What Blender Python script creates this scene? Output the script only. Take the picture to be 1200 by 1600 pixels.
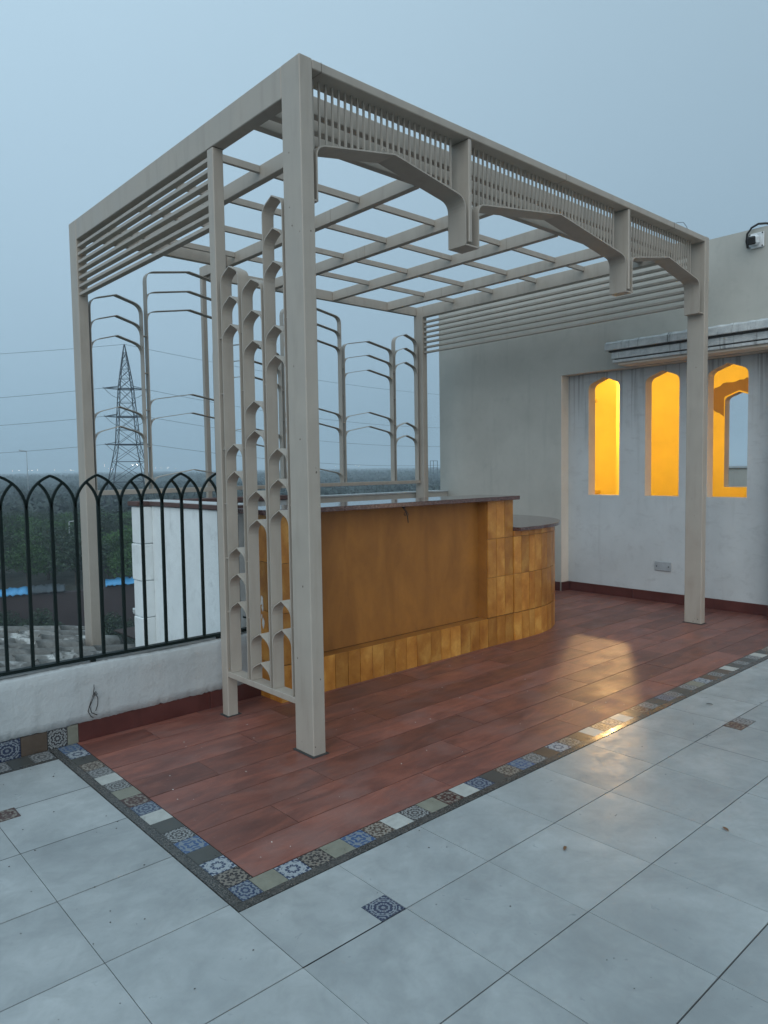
import bpy, bmesh, math, random
from math import sin, cos, pi, radians, sqrt, atan2
from mathutils import Vector, Matrix
from mathutils.geometry import tessellate_polygon

random.seed(7)
S = bpy.context.scene
for o in list(bpy.data.objects):
    bpy.data.objects.remove(o)
COL = S.collection

# ------------------------------------------------------------------ camera
YAW, PITCH, ROLL = 0.732523683, 0.0605753781, -0.0149677179
CX, CY, CH = -2.03859838, -2.80278351, 1.4
fw = Vector((sin(YAW) * cos(PITCH), cos(YAW) * cos(PITCH), -sin(PITCH)))
rt = Vector((cos(YAW), -sin(YAW), 0))
up = rt.cross(fw)
r2 = rt * cos(ROLL) + up * sin(ROLL)
u2 = -rt * sin(ROLL) + up * cos(ROLL)
cam = bpy.data.objects.new('camera', bpy.data.cameras.new('camera'))
COL.objects.link(cam)
m = Matrix((r2, u2, -fw)).transposed().to_4x4()
m.translation = Vector((CX, CY, CH))
cam.matrix_world = m
cam.data.sensor_fit = 'HORIZONTAL'
cam.data.sensor_width = 36
cam.data.lens = 1133.91 / 1200 * 36
cam.data.clip_end = 9000
cam.data.clip_start = 0.05
S.camera = cam

# ------------------------------------------------------------------ world, sun, exposure
W = bpy.data.worlds.new("World")
S.world = W
W.use_nodes = True
wt = W.node_tree
wt.nodes.clear()
SUN_EL, SUN_ROT = radians(-3), radians(200)
wo = wt.nodes.new('ShaderNodeOutputWorld')
sky = wt.nodes.new('ShaderNodeTexSky')
sky.sky_type = 'NISHITA'
sky.sun_disc = False
sky.sun_elevation = SUN_EL
sky.sun_rotation = SUN_ROT
sky.air_density = 1.5
sky.dust_density = 3.0
b1 = wt.nodes.new('ShaderNodeBackground')
b1.inputs[1].default_value = 0.05
wt.links.new(sky.outputs[0], b1.inputs[0])
# smooth dusk overcast: brightest well above the horizon, dull slate blue low down
tc = wt.nodes.new('ShaderNodeTexCoord')
sp = wt.nodes.new('ShaderNodeSeparateXYZ')
wt.links.new(tc.outputs['Generated'], sp.inputs[0])
nz = wt.nodes.new('ShaderNodeTexNoise')
nz.inputs['Scale'].default_value = 1.6
nz.inputs['Detail'].default_value = 3
wt.links.new(tc.outputs['Generated'], nz.inputs[0])
ad = wt.nodes.new('ShaderNodeMath')
ad.operation = 'MULTIPLY_ADD'
wt.links.new(nz.outputs[0], ad.inputs[0])
ad.inputs[1].default_value = 0.15
wt.links.new(sp.outputs[2], ad.inputs[2])
rp = wt.nodes.new('ShaderNodeValToRGB')
wt.links.new(ad.outputs[0], rp.inputs[0])
els = rp.color_ramp.elements
stops = [(0.0, (.170, .262, .335)), (.08, (.178, .275, .35)), (.24, (.235, .342, .428)), (.42, (.275, .390, .482)),
         (.64, (.325, .450, .545)), (1.0, (.50, .66, .77))]
els[0].position, els[0].color = stops[0][0], stops[0][1] + (1,)
els[1].position, els[1].color = stops[-1][0], stops[-1][1] + (1,)
for ps, c in stops[1:-1]:
    e = els.new(ps)
    e.color = c + (1,)
b2 = wt.nodes.new('ShaderNodeBackground')
b2.inputs[1].default_value = 1.06
# the western half of the sky keeps a little more light
dt = wt.nodes.new('ShaderNodeVectorMath')
dt.operation = 'DOT_PRODUCT'
wt.links.new(tc.outputs['Generated'], dt.inputs[0])
dt.inputs[1].default_value = (-.743, .669, 0)
fa = wt.nodes.new('ShaderNodeMath')
fa.operation = 'MULTIPLY_ADD'
wt.links.new(dt.outputs['Value'], fa.inputs[0])
fa.inputs[1].default_value = .30
fa.inputs[2].default_value = 1.0
vm = wt.nodes.new('ShaderNodeVectorMath')
vm.operation = 'SCALE'
wt.links.new(rp.outputs[0], vm.inputs[0])
wt.links.new(fa.outputs[0], vm.inputs['Scale'])
wt.links.new(vm.outputs[0], b2.inputs[0])
asd = wt.nodes.new('ShaderNodeAddShader')
wt.links.new(b1.outputs[0], asd.inputs[0])
wt.links.new(b2.outputs[0], asd.inputs[1])
wt.links.new(asd.outputs[0], wo.inputs[0])

sun = bpy.data.objects.new('sun', bpy.data.lights.new('sun', 'SUN'))
COL.objects.link(sun)
sun.data.energy = 1.25          # the last soft glow behind the viewer, through overcast
sun.data.angle = radians(70)
sun.data.color = (1.0, .97, .94)
sun.rotation_euler = Vector((.70, .58, -.42)).to_track_quat('-Z', 'Y').to_euler()

S.view_settings.view_transform = 'Standard'
S.view_settings.look = 'None'
S.view_settings.gamma = 1
S.view_settings.exposure = 0.36
S.view_settings.use_curve_mapping = False
S.render.engine = 'CYCLES'
S.cycles.max_bounces = 8
S.cycles.diffuse_bounces = 4
S.cycles.volume_bounces = 1

# ------------------------------------------------------------------ material helpers
class NT:
    def __init__(s, name):
        s.m = bpy.data.materials.new(name)
        s.m.use_nodes = True
        s.t = s.m.node_tree
        s.t.nodes.clear()
        s.o = s.t.nodes.new('ShaderNodeOutputMaterial')
        s.b = s.t.nodes.new('ShaderNodeBsdfPrincipled')
        s.t.links.new(s.b.outputs[0], s.o.inputs[0])
    def n(s, k, **kw):
        nd = s.t.nodes.new(k)
        for a, v in kw.items():
            if a[0] == '_':
                s.put(nd.inputs[a[1:].replace('_', ' ')], v)
            else:
                setattr(nd, a, v)
        return nd
    def put(s, i, v):
        if hasattr(v, 'is_output') or isinstance(v, bpy.types.NodeSocket):
            s.t.links.new(v, i)
        else:
            if isinstance(v, tuple) and len(v) == 3 and i.type == 'RGBA':
                v = v + (1,)
            i.default_value = v
    def math(s, op, a, b=None, c=None, clamp=False):
        nd = s.t.nodes.new('ShaderNodeMath')
        nd.operation = op
        nd.use_clamp = clamp
        for k, v in enumerate((a, b, c)):
            if v is not None:
                s.put(nd.inputs[k], v)
        return nd.outputs[0]
    def pos(s):
        return s.n('ShaderNodeNewGeometry').outputs['Position']
    def objc(s):
        return s.n('ShaderNodeTexCoord').outputs['Object']
    def mapv(s, v, sc=(1, 1, 1), loc=None):
        nd = s.n('ShaderNodeMapping')
        s.put(nd.inputs[0], v)
        nd.inputs['Scale'].default_value = sc
        if loc is not None:
            s.put(nd.inputs['Location'], loc)
        return nd.outputs[0]
    def noise(s, v, sc, det=4, rough=.55, dist=0):
        nd = s.n('ShaderNodeTexNoise')
        s.put(nd.inputs['Vector'], v)
        nd.inputs['Scale'].default_value = sc
        nd.inputs['Detail'].default_value = det
        nd.inputs['Roughness'].default_value = rough
        nd.inputs['Distortion'].default_value = dist
        return nd.outputs[0]
    def ramp(s, f, pts):
        nd = s.n('ShaderNodeValToRGB')
        s.put(nd.inputs[0], f)
        e = nd.color_ramp.elements
        pts = [(p, c if isinstance(c, tuple) else (c, c, c)) for p, c in pts]
        e[0].position, e[0].color = pts[0][0], pts[0][1] + (1,)
        e[1].position, e[1].color = pts[-1][0], pts[-1][1] + (1,)
        for p, c in pts[1:-1]:
            x = e.new(p)
            x.color = c + (1,)
        return nd.outputs[0]
    def mix(s, f, a, b, mode='MIX'):
        nd = s.n('ShaderNodeMix', data_type='RGBA', blend_type=mode)
        s.put(nd.inputs[0], f)
        s.put(nd.inputs[6], a)
        s.put(nd.inputs[7], b)
        return nd.outputs[2]
    def rnd(s):
        return s.n('ShaderNodeObjectInfo').outputs['Random']
    def bump(s, h, st=.3, d=.01):
        nd = s.n('ShaderNodeBump')
        nd.inputs['Strength'].default_value = st
        nd.inputs['Distance'].default_value = d
        s.put(nd.inputs['Height'], h)
        s.t.links.new(nd.outputs[0], s.b.inputs['Normal'])
    def base(s, c): s.put(s.b.inputs['Base Color'], c)
    def rough(s, c): s.put(s.b.inputs['Roughness'], c)


def mat_paint(name, c, rough=.5, var=.10, bump=.08, sc=6, dirt=(.5, .45, .4), dirt_amt=.25):
    a = NT(name)
    p = a.pos()
    n1 = a.noise(p, sc, 5)
    n2 = a.noise(a.mapv(p, (14, 14, 2.0)), 1.3, 4)
    col = a.mix(a.ramp(n1, [(.3, 0.0), (.7, 1.0)]), tuple(x * (1 - var) for x in c), tuple(min(1, x * (1 + var)) for x in c))
    col = a.mix(a.math('MULTIPLY', a.ramp(n2, [(.50, 0.0), (.78, 1.0)]), dirt_amt), col, tuple(x * y for x, y in zip(c, dirt)))
    a.base(col)
    a.rough(a.ramp(n1, [(.3, rough - .08), (.7, rough + .1)]))
    a.bump(a.noise(p, 90, 3), bump, .003)
    return a.m


M = {}
M['frame'] = mat_paint('taupe_paint', (.365, .335, .29), .48, .06, .10, 5, (.62, .58, .54), .35)
M['frame_thin'] = M['frame']
M['green_iron'] = mat_paint('dark_green_paint', (.003, .010, .009), .55, .15, .1, 20, (.5, .5, .5), .2)
M['green_iron'].node_tree.nodes['Principled BSDF'].inputs['Specular IOR Level'].default_value = .22

# plaster: white (parapet, walls), with grime
def plaster(name, c, grime, amount=.5, bump=.35, streak=True, lumps=1.0):
    a = NT(name)
    p = a.pos()
    big = a.noise(p, 1.7, 6, .6)
    mid = a.noise(p, 9, 6, .65, .4)
    st = a.noise(a.mapv(p, (11, 11, .9)), 1.0, 4, .6)
    col = a.mix(a.ramp(big, [(.35, 0.0), (.68, 1.0)]), c, tuple(x * .86 for x in c))
    col = a.mix(a.math('MULTIPLY', a.ramp(mid, [(.55, 0.0), (.74, 1.0)]), amount * .6), col, grime)
    if streak:
        col = a.mix(a.math('MULTIPLY', a.ramp(st, [(.56, 0.0), (.74, 1.0)]), amount * .55), col, grime)
    cr = a.noise(p, 46, 5, .75, .3)
    col = a.mix(a.math('MULTIPLY', a.ramp(cr, [(.70, 0.0), (.745, 1.0)]), amount), col, tuple(x * .5 for x in grime))
    a.base(col)
    a.rough(.82)
    h = a.math('ADD', a.math('MULTIPLY', a.noise(p, 14, 4), .8 * lumps), a.math('MULTIPLY', a.noise(p, 120, 3), .25))
    a.bump(h, bump, .012)
    return a.m

M['white_plaster'] = plaster('parapet_plaster', (.455, .495, .505), (.18, .19, .19), .5, .45, True, 1.6)
M['bright_plaster'] = plaster('white_plaster', (.74, .80, .81), (.28, .30, .30), .5, .45, True, 1.5)
M['recess_plaster'] = plaster('off_white_plaster', (.53, .565, .575), (.26, .26, .27), .42, .18, True, .5)
M['grey_plaster'] = plaster('grey_plaster', (.45, .45, .41), (.29, .295, .275), .5, .15, True, .5)
_m = M['recess_plaster']
_t = _m.node_tree
_b = _t.nodes['Principled BSDF']
_src = _b.inputs['Base Color'].links[0].from_socket
class _H(NT):
    def __init__(s, m, t, b): s.m, s.t, s.b = m, t, b
a = _H(_m, _t, _b)
p = a.pos()
sx = a.n('ShaderNodeSeparateXYZ')
a.put(sx.inputs[0], p)
drip = a.noise(a.mapv(p, (1, 26, .7)), 1.0, 3, .6)
reach = a.math('ADD', sx.outputs[2], a.math('MULTIPLY', a.noise(a.mapv(p, (1, 9, .01)), 1.0, 2), .9))
mk = a.math('MULTIPLY', a.ramp(drip, [(.53, 0.0), (.62, 1.0)]), a.ramp(a.math('MULTIPLY_ADD', reach, 1.0, -1.75), [(.35, 0.0), (1.0, 1.0)]))
sm = a.noise(a.mapv(p, (1, 1.2, 3.5)), 3.4, 6, .7, .5)
c_ = a.mix(a.math('MULTIPLY', mk, .6), _src, (.20, .20, .205))
c_ = a.mix(a.math('MULTIPLY', a.ramp(sm, [(.57, 0.0), (.72, 1.0)]), .35), c_, (.27, .28, .29))
a.base(c_)
M['jamb'] = plaster('cream_plaster', (.74, .66, .56), (.5, .4, .3), .3, .12, False, .4)
M['yellow_wall'] = plaster('yellow_wall_paint', (.92, .66, .085), (.85, .56, .06), .15, .1, False, .4)
M['raw_plaster'] = plaster('bare_brown_plaster', (.27, .15, .04), (.18, .09, .03), .6, .4, True, 1.2)
M['brown_cap'] = plaster('brown_coping', (.095, .055, .05), (.045, .03, .028), .6, .5, False, 1)

# cornice: pale with black weather streaks
a = NT('weathered_cornice')
p = a.pos()
st = a.noise(a.mapv(p, (3, 22, 1.6)), 1.0, 5, .7)
n2 = a.noise(p, 12, 6, .7)
col = a.mix(a.ramp(n2, [(.35, 0.0), (.7, 1.0)]), (.58, .62, .62), (.36, .40, .42))
col = a.mix(a.ramp(st, [(.56, 0.0), (.70, .85)]), col, (.035, .035, .03))
a.base(col)
a.rough(.9)
a.bump(a.noise(p, 40, 5, .7), .5, .01)
M['cornice'] = a.m

# floor tile (pale cement look)
a = NT('pale_cement_tile')
p = a.pos()
rn = a.rnd()
off = a.n('ShaderNodeCombineXYZ')
a.put(off.inputs[0], a.math('MULTIPLY', rn, 37.0))
a.put(off.inputs[1], a.math('MULTIPLY', rn, 91.0))
pv = a.mapv(p, (1, 1, 1), off.outputs[0])
n1 = a.noise(pv, 2.6, 6, .62, .3)
n2 = a.noise(pv, 11, 6, .7, .6)
n3 = a.noise(pv, 70, 3, .6)
col = a.mix(a.ramp(n1, [(.3, 0.0), (.7, 1.0)]), (.26, .29, .30), (.40, .435, .44))
col = a.mix(a.math('MULTIPLY', a.ramp(n2, [(.42, 0.0), (.72, 1.0)]), .5), col, (.23, .255, .26))
col = a.mix(a.math('MULTIPLY', a.ramp(n3, [(.66, 0.0), (.73, 1.0)]), .25), col, (.25, .26, .25))
smudge = a.noise(a.mapv(p, (1, 1, 1), (3.1, 1.7, 0)), 1.1, 6, .68, .6)
col = a.mix(a.math('MULTIPLY', a.ramp(smudge, [(.46, 0.0), (.68, 1.0)]), .6), col, (.185, .205, .21))
br = a.math('MULTIPLY_ADD', rn, .10, .95)
col = a.mix(1.0, col, br, 'MULTIPLY')
a.base(col)
a.rough(a.ramp(n2, [(.3, .26), (.7, .42)]))
a.bump(a.math('ADD', a.math('MULTIPLY', n2, .5), a.math('MULTIPLY', n3, .3)), .10, .004)
a.b.inputs['Specular IOR Level'].default_value = .5
M['floor_tile'] = a.m

# deck plank
a = NT('russet_wood_look_plank')
p = a.pos()
rn = a.rnd()
off = a.n('ShaderNodeCombineXYZ')
a.put(off.inputs[0], a.math('MULTIPLY', rn, 53.0))
a.put(off.inputs[1], a.math('MULTIPLY', rn, 17.0))
pv = a.mapv(p, (1.0, 3.6, 1), off.outputs[0])
g1 = a.noise(pv, 3.0, 8, .68, .8)
g2 = a.noise(pv, 7, 6, .7, .6)
pd = a.mapv(p, (1, 1, 1), off.outputs[0])
g3 = a.noise(pd, 3.4, 6, .6)
col = a.ramp(g1, [(.26, (.095, .040, .034)), (.45, (.165, .064, .050)), (.60, (.235, .084, .060)), (.78, (.29, .120, .085))])
col = a.mix(a.math('MULTIPLY', a.ramp(g2, [(.45, 0.0), (.7, 1.0)]), .35), col, (.10, .035, .03))
col = a.mix(a.math('MULTIPLY', a.ramp(g3, [(.48, 0.0), (.70, 1.0)]), .6), col, (.21, .12, .105))
col = a.mix(1.0, col, a.math('MULTIPLY_ADD', rn, .50, .72), 'MULTIPLY')
dust = a.noise(p, 55, 4, .7)
col = a.mix(a.math('MULTIPLY', a.ramp(dust, [(.60, 0.0), (.72, 1.0)]), .3), col, (.34, .26, .24))
a.base(col)
a.rough(a.ramp(g3, [(.3, .30), (.7, .50)]))
a.bump(a.math('ADD', a.math('MULTIPLY', g2, .7), a.math('MULTIPLY', a.noise(p, 60, 3), .3)), .18, .004)
M['plank'] = a.m

M['deck_grout'] = mat_paint('brown_grey_grout', (.045, .034, .032), .9, .3, .2, 30)
M['grout'] = mat_paint('dark_grout', (.04, .042, .042), .9, .3, .2, 30)
M['skirting'] = mat_paint('russet_skirting', (.085, .024, .020), .38, .18, .08, 7, (.5, .5, .5), .5)

# granite
a = NT('dark_granite')
p = a.pos()
v = a.n('ShaderNodeTexVoronoi', feature='F1')
a.put(v.inputs['Vector'], p)
v.inputs['Scale'].default_value = 260
col = a.ramp(v.outputs['Color'], [(.2, (.025, .027, .026)), (.6, (.055, .057, .055)), (.9, (.13, .12, .11))])
a.base(col)
a.rough(a.ramp(a.noise(p, 8, 4), [(.3, .16), (.7, .34)]))
M['granite'] = a.m
a = NT('brown_granite_top')
p = a.pos()
v = a.n('ShaderNodeTexVoronoi', feature='F1')
a.put(v.inputs['Vector'], p)
v.inputs['Scale'].default_value = 190
col = a.ramp(v.outputs['Color'], [(.15, (.028, .014, .014)), (.5, (.085, .040, .036)), (.8, (.14, .08, .075)), (1, (.24, .18, .17))])
a.base(col)
a.rough(.13)
a.b.inputs['Coat Weight'].default_value = .4
M['slab'] = a.m

# ochre tiles of the bar
a = NT('ochre_glazed_tile')
p = a.pos()
rn = a.rnd()
off = a.n('ShaderNodeCombineXYZ')
a.put(off.inputs[0], a.math('MULTIPLY', rn, 71.0))
a.put(off.inputs[2], a.math('MULTIPLY', rn, 29.0))
pv = a.mapv(p, (1, 1, .8), off.outputs[0])
g1 = a.noise(pv, 7.5, 4, .55, .25)
g2 = a.noise(pv, 30, 5, .7, .2)
col = a.ramp(g1, [(.30, (.33, .118, .017)), (.5, (.47, .200, .034)), (.68, (.60, .31, .070))])
col = a.mix(a.math('MULTIPLY', a.ramp(g2, [(.45, 0.0), (.72, 1.0)]), .4), col, (.33, .115, .015))
col = a.mix(1.0, col, a.math('MULTIPLY_ADD', rn, .44, .74), 'MULTIPLY')
a.base(col)
a.rough(a.ramp(g2, [(.3, .28), (.7, .42)]))
a.bump(g2, .12, .004)
M['ochre_tile'] = a.m
a = NT('ochre_smooth_render')
p = a.pos()
g1 = a.noise(a.mapv(p, (2.5, 1, .8)), 2.2, 6, .6, .5)
g2 = a.noise(p, 30, 4, .6)
col = a.ramp(g1, [(.3, (.235, .092, .015)), (.7, (.375, .155, .026))])
col = a.mix(a.math('MULTIPLY', a.ramp(g2, [(.5, 0.0), (.8, 1.0)]), .3), col, (.20, .085, .024))
a.base(col)
a.rough(.55)
a.bump(g2, .08, .004)
M['ochre_panel'] = a.m
M['ochre_grout'] = mat_paint('ochre_grout', (.085, .04, .015), .9, .2, .2, 30)

# clay roof barrel
a = NT('weathered_clay_barrel')
p = a.pos()
rn = a.rnd()
g = a.noise(p, 14, 6, .7, .5)
g2 = a.noise(p, 4, 4, .6)
col = a.ramp(g, [(.3, (.12, .125, .12)), (.55, (.20, .205, .195)), (.75, (.30, .30, .285))])
mort = a.math('MULTIPLY', a.ramp(g2, [(.56, 0.0), (.62, 1.0)]), a.ramp(g, [(.42, 0.0), (.5, 1.0)]))
col = a.mix(mort, col, (.50, .52, .51))
col = a.mix(1.0, col, a.math('MULTIPLY_ADD', rn, .6, .7), 'MULTIPLY')
a.base(col)
a.rough(.9)
a.bump(g, .6, .02)
M['barrel'] = a.m
M['bed_shade'] = plaster('roof_bed_shade', (.07, .07, .068), (.07, .07, .07), .8, .6, False, 1.4)  # bed darkened to stand for the shade between tile rows

def flat(name, c, rough=.6, metal=0, emit=None, es=1):
    a = NT(name)
    g = a.noise(a.pos(), 18, 4)
    a.base(a.mix(a.ramp(g, [(.3, 0.0), (.7, 1.0)]), tuple(x * .85 for x in c), tuple(min(1, x * 1.1) for x in c)))
    a.rough(rough)
    a.b.inputs['Metallic'].default_value = metal
    if emit:
        a.b.inputs['Emission Color'].default_value = emit + (1,)
        a.b.inputs['Emission Strength'].default_value = es
    return a.m

M['black'] = flat('black_plastic', (.012, .012, .012), .35)
M['cam_white'] = flat('white_plastic', (.62, .65, .66), .3)
M['plate'] = flat('grey_socket_plate', (.33, .36, .38), .35)
M['wire'] = flat('black_wire', (.02, .018, .018), .5)
M['tower'] = flat('dark_galvanised_steel', (.022, .032, .045), .6, .3)
M['cable'] = flat('power_cable', (.03, .04, .05), .6)
M['lamp_post'] = flat('pale_lamp_post', (.30, .33, .35), .5)
M['far_light'] = flat('far_street_light', (.9, .9, .8), .5, 0, (1, .97, .9), 30)
M['bulb'] = flat('warm_bulb', (.9, .8, .6), .5, 0, (1, .72, .38), 25)
M['blue_tarp'] = flat('blue_tarpaulin', (.05, .26, .50), .45)
M['dark_tarp'] = flat('dark_tarpaulin', (.03, .045, .055), .6)
M['old_wall'] = plaster('dirty_red_brown_wall', (.040, .028, .030), (.022, .022, .025), .8, .6, True, 1.3)
M['hut'] = flat('pale_hut_wall', (.50, .56, .58), .7)
M['gate'] = flat('rusted_dark_gate', (.025, .025, .028), .7)
M['leaf_dry'] = flat('dry_brown_leaf', (.16, .08, .035), .8)
M['grit'] = flat('dark_grit', (.05, .045, .04), .9)
M['chip'] = flat('white_paint_chip', (.65, .65, .63), .8)
M['bark'] = flat('tree_bark', (.06, .05, .04), .9)

def foliage(name, lo, hi):
    a = NT(name)
    p = a.pos()
    rn = a.rnd()
    g = a.noise(p, .9, 4, .6)
    isl = a.n('ShaderNodeNewGeometry').outputs['Random Per Island']
    f = a.math('ADD', a.math('MULTIPLY', g, .6), a.math('MULTIPLY', isl, .4))
    col = a.ramp(f, [(.25, lo), (.75, hi)])
    col = a.mix(1.0, col, a.math('MULTIPLY_ADD', rn, .5, .75), 'MULTIPLY')
    a.base(col)
    a.rough(.75)
    return a.m

M['leaf'] = foliage('green_foliage', (.009, .034, .008), (.042, .110, .024))
M['leaf_dark'] = foliage('dark_green_foliage', (.009, .022, .012), (.026, .055, .024))
M['wood'] = foliage('far_wood_foliage', (.007, .014, .013), (.020, .036, .028))

a = NT('scrub_ground')
p = a.pos()
g = a.noise(p, .05, 8, .65)
g2 = a.noise(p, .6, 6, .7)
col = a.mix(a.ramp(g, [(.38, 0.0), (.62, 1.0)]), (.022, .030, .022), (.045, .05, .036))
col = a.mix(a.math('MULTIPLY', a.ramp(g2, [(.5, 0.0), (.7, 1.0)]), .5), col, (.08, .07, .055))
a.base(col)
a.rough(.95)
a.bump(g2, .8, .3)
M['scrub'] = a.m

# ornamental tile prints (flat print: lobed rings, petals and corner scrolls)
def ornament(name, ink, paper, n, k, f, t, g=5.0, corner=1, third=None):
    a = NT(name)
    uv = a.n('ShaderNodeTexCoord').outputs['UV']
    s = a.n('ShaderNodeSeparateXYZ')
    a.put(s.inputs[0], uv)
    x = a.math('SUBTRACT', s.outputs[0], .5)
    y = a.math('SUBTRACT', s.outputs[1], .5)
    def polar(px, py):
        r = a.math('SQRT', a.math('ADD', a.math('MULTIPLY', px, px), a.math('MULTIPLY', py, py)))
        th = a.math('ARCTAN2', py, px)
        return r, th
    r, th = polar(x, y)
    w = a.math('ADD', r, a.math('MULTIPLY', a.math('COSINE', a.math('MULTIPLY', th, float(n))), a.math('MULTIPLY', r, k)))
    v1 = a.math('SINE', a.math('MULTIPLY', w, 2 * pi * f))
    pet = a.math('COSINE', a.math('MULTIPLY', th, float(n * 2)))
    v1 = a.math('ADD', v1, a.math('MULTIPLY', pet, .55))
    cx = a.math('SUBTRACT', a.math('ABSOLUTE', x), .5)
    cy = a.math('SUBTRACT', a.math('ABSOLUTE', y), .5)
    rc, tc_ = polar(cx, cy)
    v2 = a.math('ADD', a.math('SINE', a.math('MULTIPLY', a.math('ADD', rc, a.math('MULTIPLY', a.math('COSINE', a.math('MULTIPLY', tc_, 8.0)), .02)), 2 * pi * (f * 1.1))),
                a.math('MULTIPLY', a.math('SINE', a.math('MULTIPLY', cx, 2 * pi * g)), .5))
    sel = a.math('GREATER_THAN', r, .43)
    v = a.math('ADD', a.math('MULTIPLY', v1, a.math('SUBTRACT', 1.0, sel)), a.math('MULTIPLY', v2, sel))
    msk = a.math('SMOOTH_MIN', 1.0, a.math('MULTIPLY_ADD', a.math('SUBTRACT', v, t), 4.0, .5, True), .05)
    pos = a.pos()
    wear = a.noise(pos, 60, 4, .7)
    c_in = ink
    if third:
        c_in = a.mix(a.math('GREATER_THAN', r, .24), ink, third)
    col = a.mix(msk, c_in, paper)
    ring = a.math('LESS_THAN', a.math('ABSOLUTE', a.math('SUBTRACT', r, .43)), .018)
    col = a.mix(ring, col, paper)
    edge = a.math('GREATER_THAN', a.math('MAXIMUM', a.math('ABSOLUTE', x), a.math('ABSOLUTE', y)), .485)
    col = a.mix(edge, col, ink)
    col = a.mix(a.math('MULTIPLY', a.ramp(wear, [(.5, 0.0), (.72, 1.0)]), .4), col, (.17, .17, .16))
    a.base(col)
    a.rough(a.ramp(wear, [(.3, .25), (.7, .42)]))
    return a.m

INK_B, INK_K, INK_R = (.012, .032, .085), (.018, .017, .02), (.045, .014, .012)
PAP, PAPB, PAPG = (.25, .265, .265), (.17, .205, .24), (.18, .165, .14)
ORN = [
    ornament('print_blue_medallion', INK_B, PAPB, 8, .10, 5.2, .0),
    ornament('print_black_petals', INK_K, PAPG, 8, .22, 4.2, .1, 6),
    ornament('print_blue_white_flower', INK_B, (.30, .34, .37), 8, .16, 3.6, -.35, 5),
    ornament('print_blue_scroll', (.02, .07, .18), PAPB, 4, .26, 4.2, .05, 3),
    ornament('print_black_rosette', INK_K, PAP, 8, .12, 6.0, .05, 4),
    ornament('print_red_brown_star', INK_R, PAPG, 4, .32, 4.4, .55, 6),
    ornament('print_grey_fan', (.06, .065, .07), (.24, .25, .25), 12, .12, 4.6, .0, 5),
    ornament('print_navy_octagon', (.012, .022, .06), (.20, .23, .26), 8, .05, 6.4, .35, 5),
    ornament('print_brown_floral', (.05, .035, .025), (.24, .22, .19), 6, .25, 4.5, .1, 5),
]
def plain_tile(name, c):
    a = NT(name)
    p = a.pos()
    g = a.noise(p, 18, 6, .7, .4)
    a.base(a.mix(a.ramp(g, [(.3, 0.0), (.7, 1.0)]), tuple(x * .8 for x in c), tuple(x * 1.15 for x in c)))
    a.rough(a.ramp(g, [(.3, .25), (.7, .42)]))
    return a.m
PLN = {'k': plain_tile('plain_charcoal_tile', (.060, .064, .060)), 'g': plain_tile('plain_grey_green_tile', (.20, .205, .165)),
       'w': plain_tile('plain_pale_tile', (.40, .42, .40)), 'b': plain_tile('plain_brown_tile', (.085, .062, .045))}

# ------------------------------------------------------------------ object helpers
WP = {}
def tag(o, label=None, cat=None, group=None, kind=None):
    if label: o['label'] = label
    if cat: o['category'] = cat
    if group: o['group'] = group
    if kind: o['kind'] = kind
    return o

def root(name, loc, label=None, cat=None, group=None, kind=None):
    o = bpy.data.objects.new(name, None)
    o.empty_display_size = .1
    COL.objects.link(o)
    o.location = loc
    WP[o.name] = Vector(loc)
    return tag(o, label, cat, group, kind)

def link(name, me, parent, wloc):
    o = bpy.data.objects.new(name, me)
    COL.objects.link(o)
    w = Vector(wloc)
    WP[o.name] = w
    if parent is not None:
        o.parent = parent
        o.location = w - WP[parent.name]
    else:
        o.location = w
    return o

_c = {}
def box_mesh(dx, dy, dz, mat, bev=0.0):
    key = (round(dx, 4), round(dy, 4), round(dz, 4), mat.name, bev)
    if key in _c: return _c[key]
    me = bpy.data.meshes.new(mat.name + '_box')
    bm = bmesh.new()
    bmesh.ops.create_cube(bm, size=1)
    bmesh.ops.scale(bm, vec=(dx, dy, dz), verts=bm.verts)
    if bev:
        bmesh.ops.bevel(bm, geom=list(bm.edges), offset=bev, segments=1, affect='EDGES')
    uv = bm.loops.layers.uv.new('UVMap')
    for f in bm.faces:
        n = f.normal
        ax = max(range(3), key=lambda i: abs(n[i]))
        i, j = [(1, 2), (0, 2), (0, 1)][ax]
        d = (dx, dy, dz)
        for l in f.loops:
            l[uv].uv = (l.vert.co[i] / d[i] + .5, l.vert.co[j] / d[j] + .5)
    bm.to_mesh(me)
    bm.free()
    me.materials.append(mat)
    _c[key] = me
    return me

def box(name, parent, x0, x1, y0, y1, z0, z1, mat, bev=0.0):
    if isinstance(mat, str): mat = M[mat]
    return link(name, box_mesh(x1 - x0, y1 - y0, z1 - z0, mat, bev), parent, ((x0 + x1) / 2, (y0 + y1) / 2, (z0 + z1) / 2))

def mesh(name, parent, vs, fs, mat, origin=None, smooth=False, uvs=None):
    if isinstance(mat, str): mat = M[mat]
    if origin is None:
        origin = vs[0]
    og = Vector(origin)
    me = bpy.data.meshes.new(name)
    me.from_pydata([tuple(Vector(v) - og) for v in vs], [], fs)
    mats = mat if isinstance(mat, list) else [mat]
    for q in mats: me.materials.append(q)
    bm = bmesh.new()
    bm.from_mesh(me)
    bmesh.ops.recalc_face_normals(bm, faces=bm.faces)
    bm.to_mesh(me)
    bm.free()
    if smooth:
        for pl in me.polygons: pl.use_smooth = True
    return link(name, me, parent, og)

def bev_obj(o, w=.004, seg=2):
    md = o.modifiers.new('bevel', 'BEVEL')
    md.width = w
    md.segments = seg
    md.limit_method = 'ANGLE'
    return o

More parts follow.
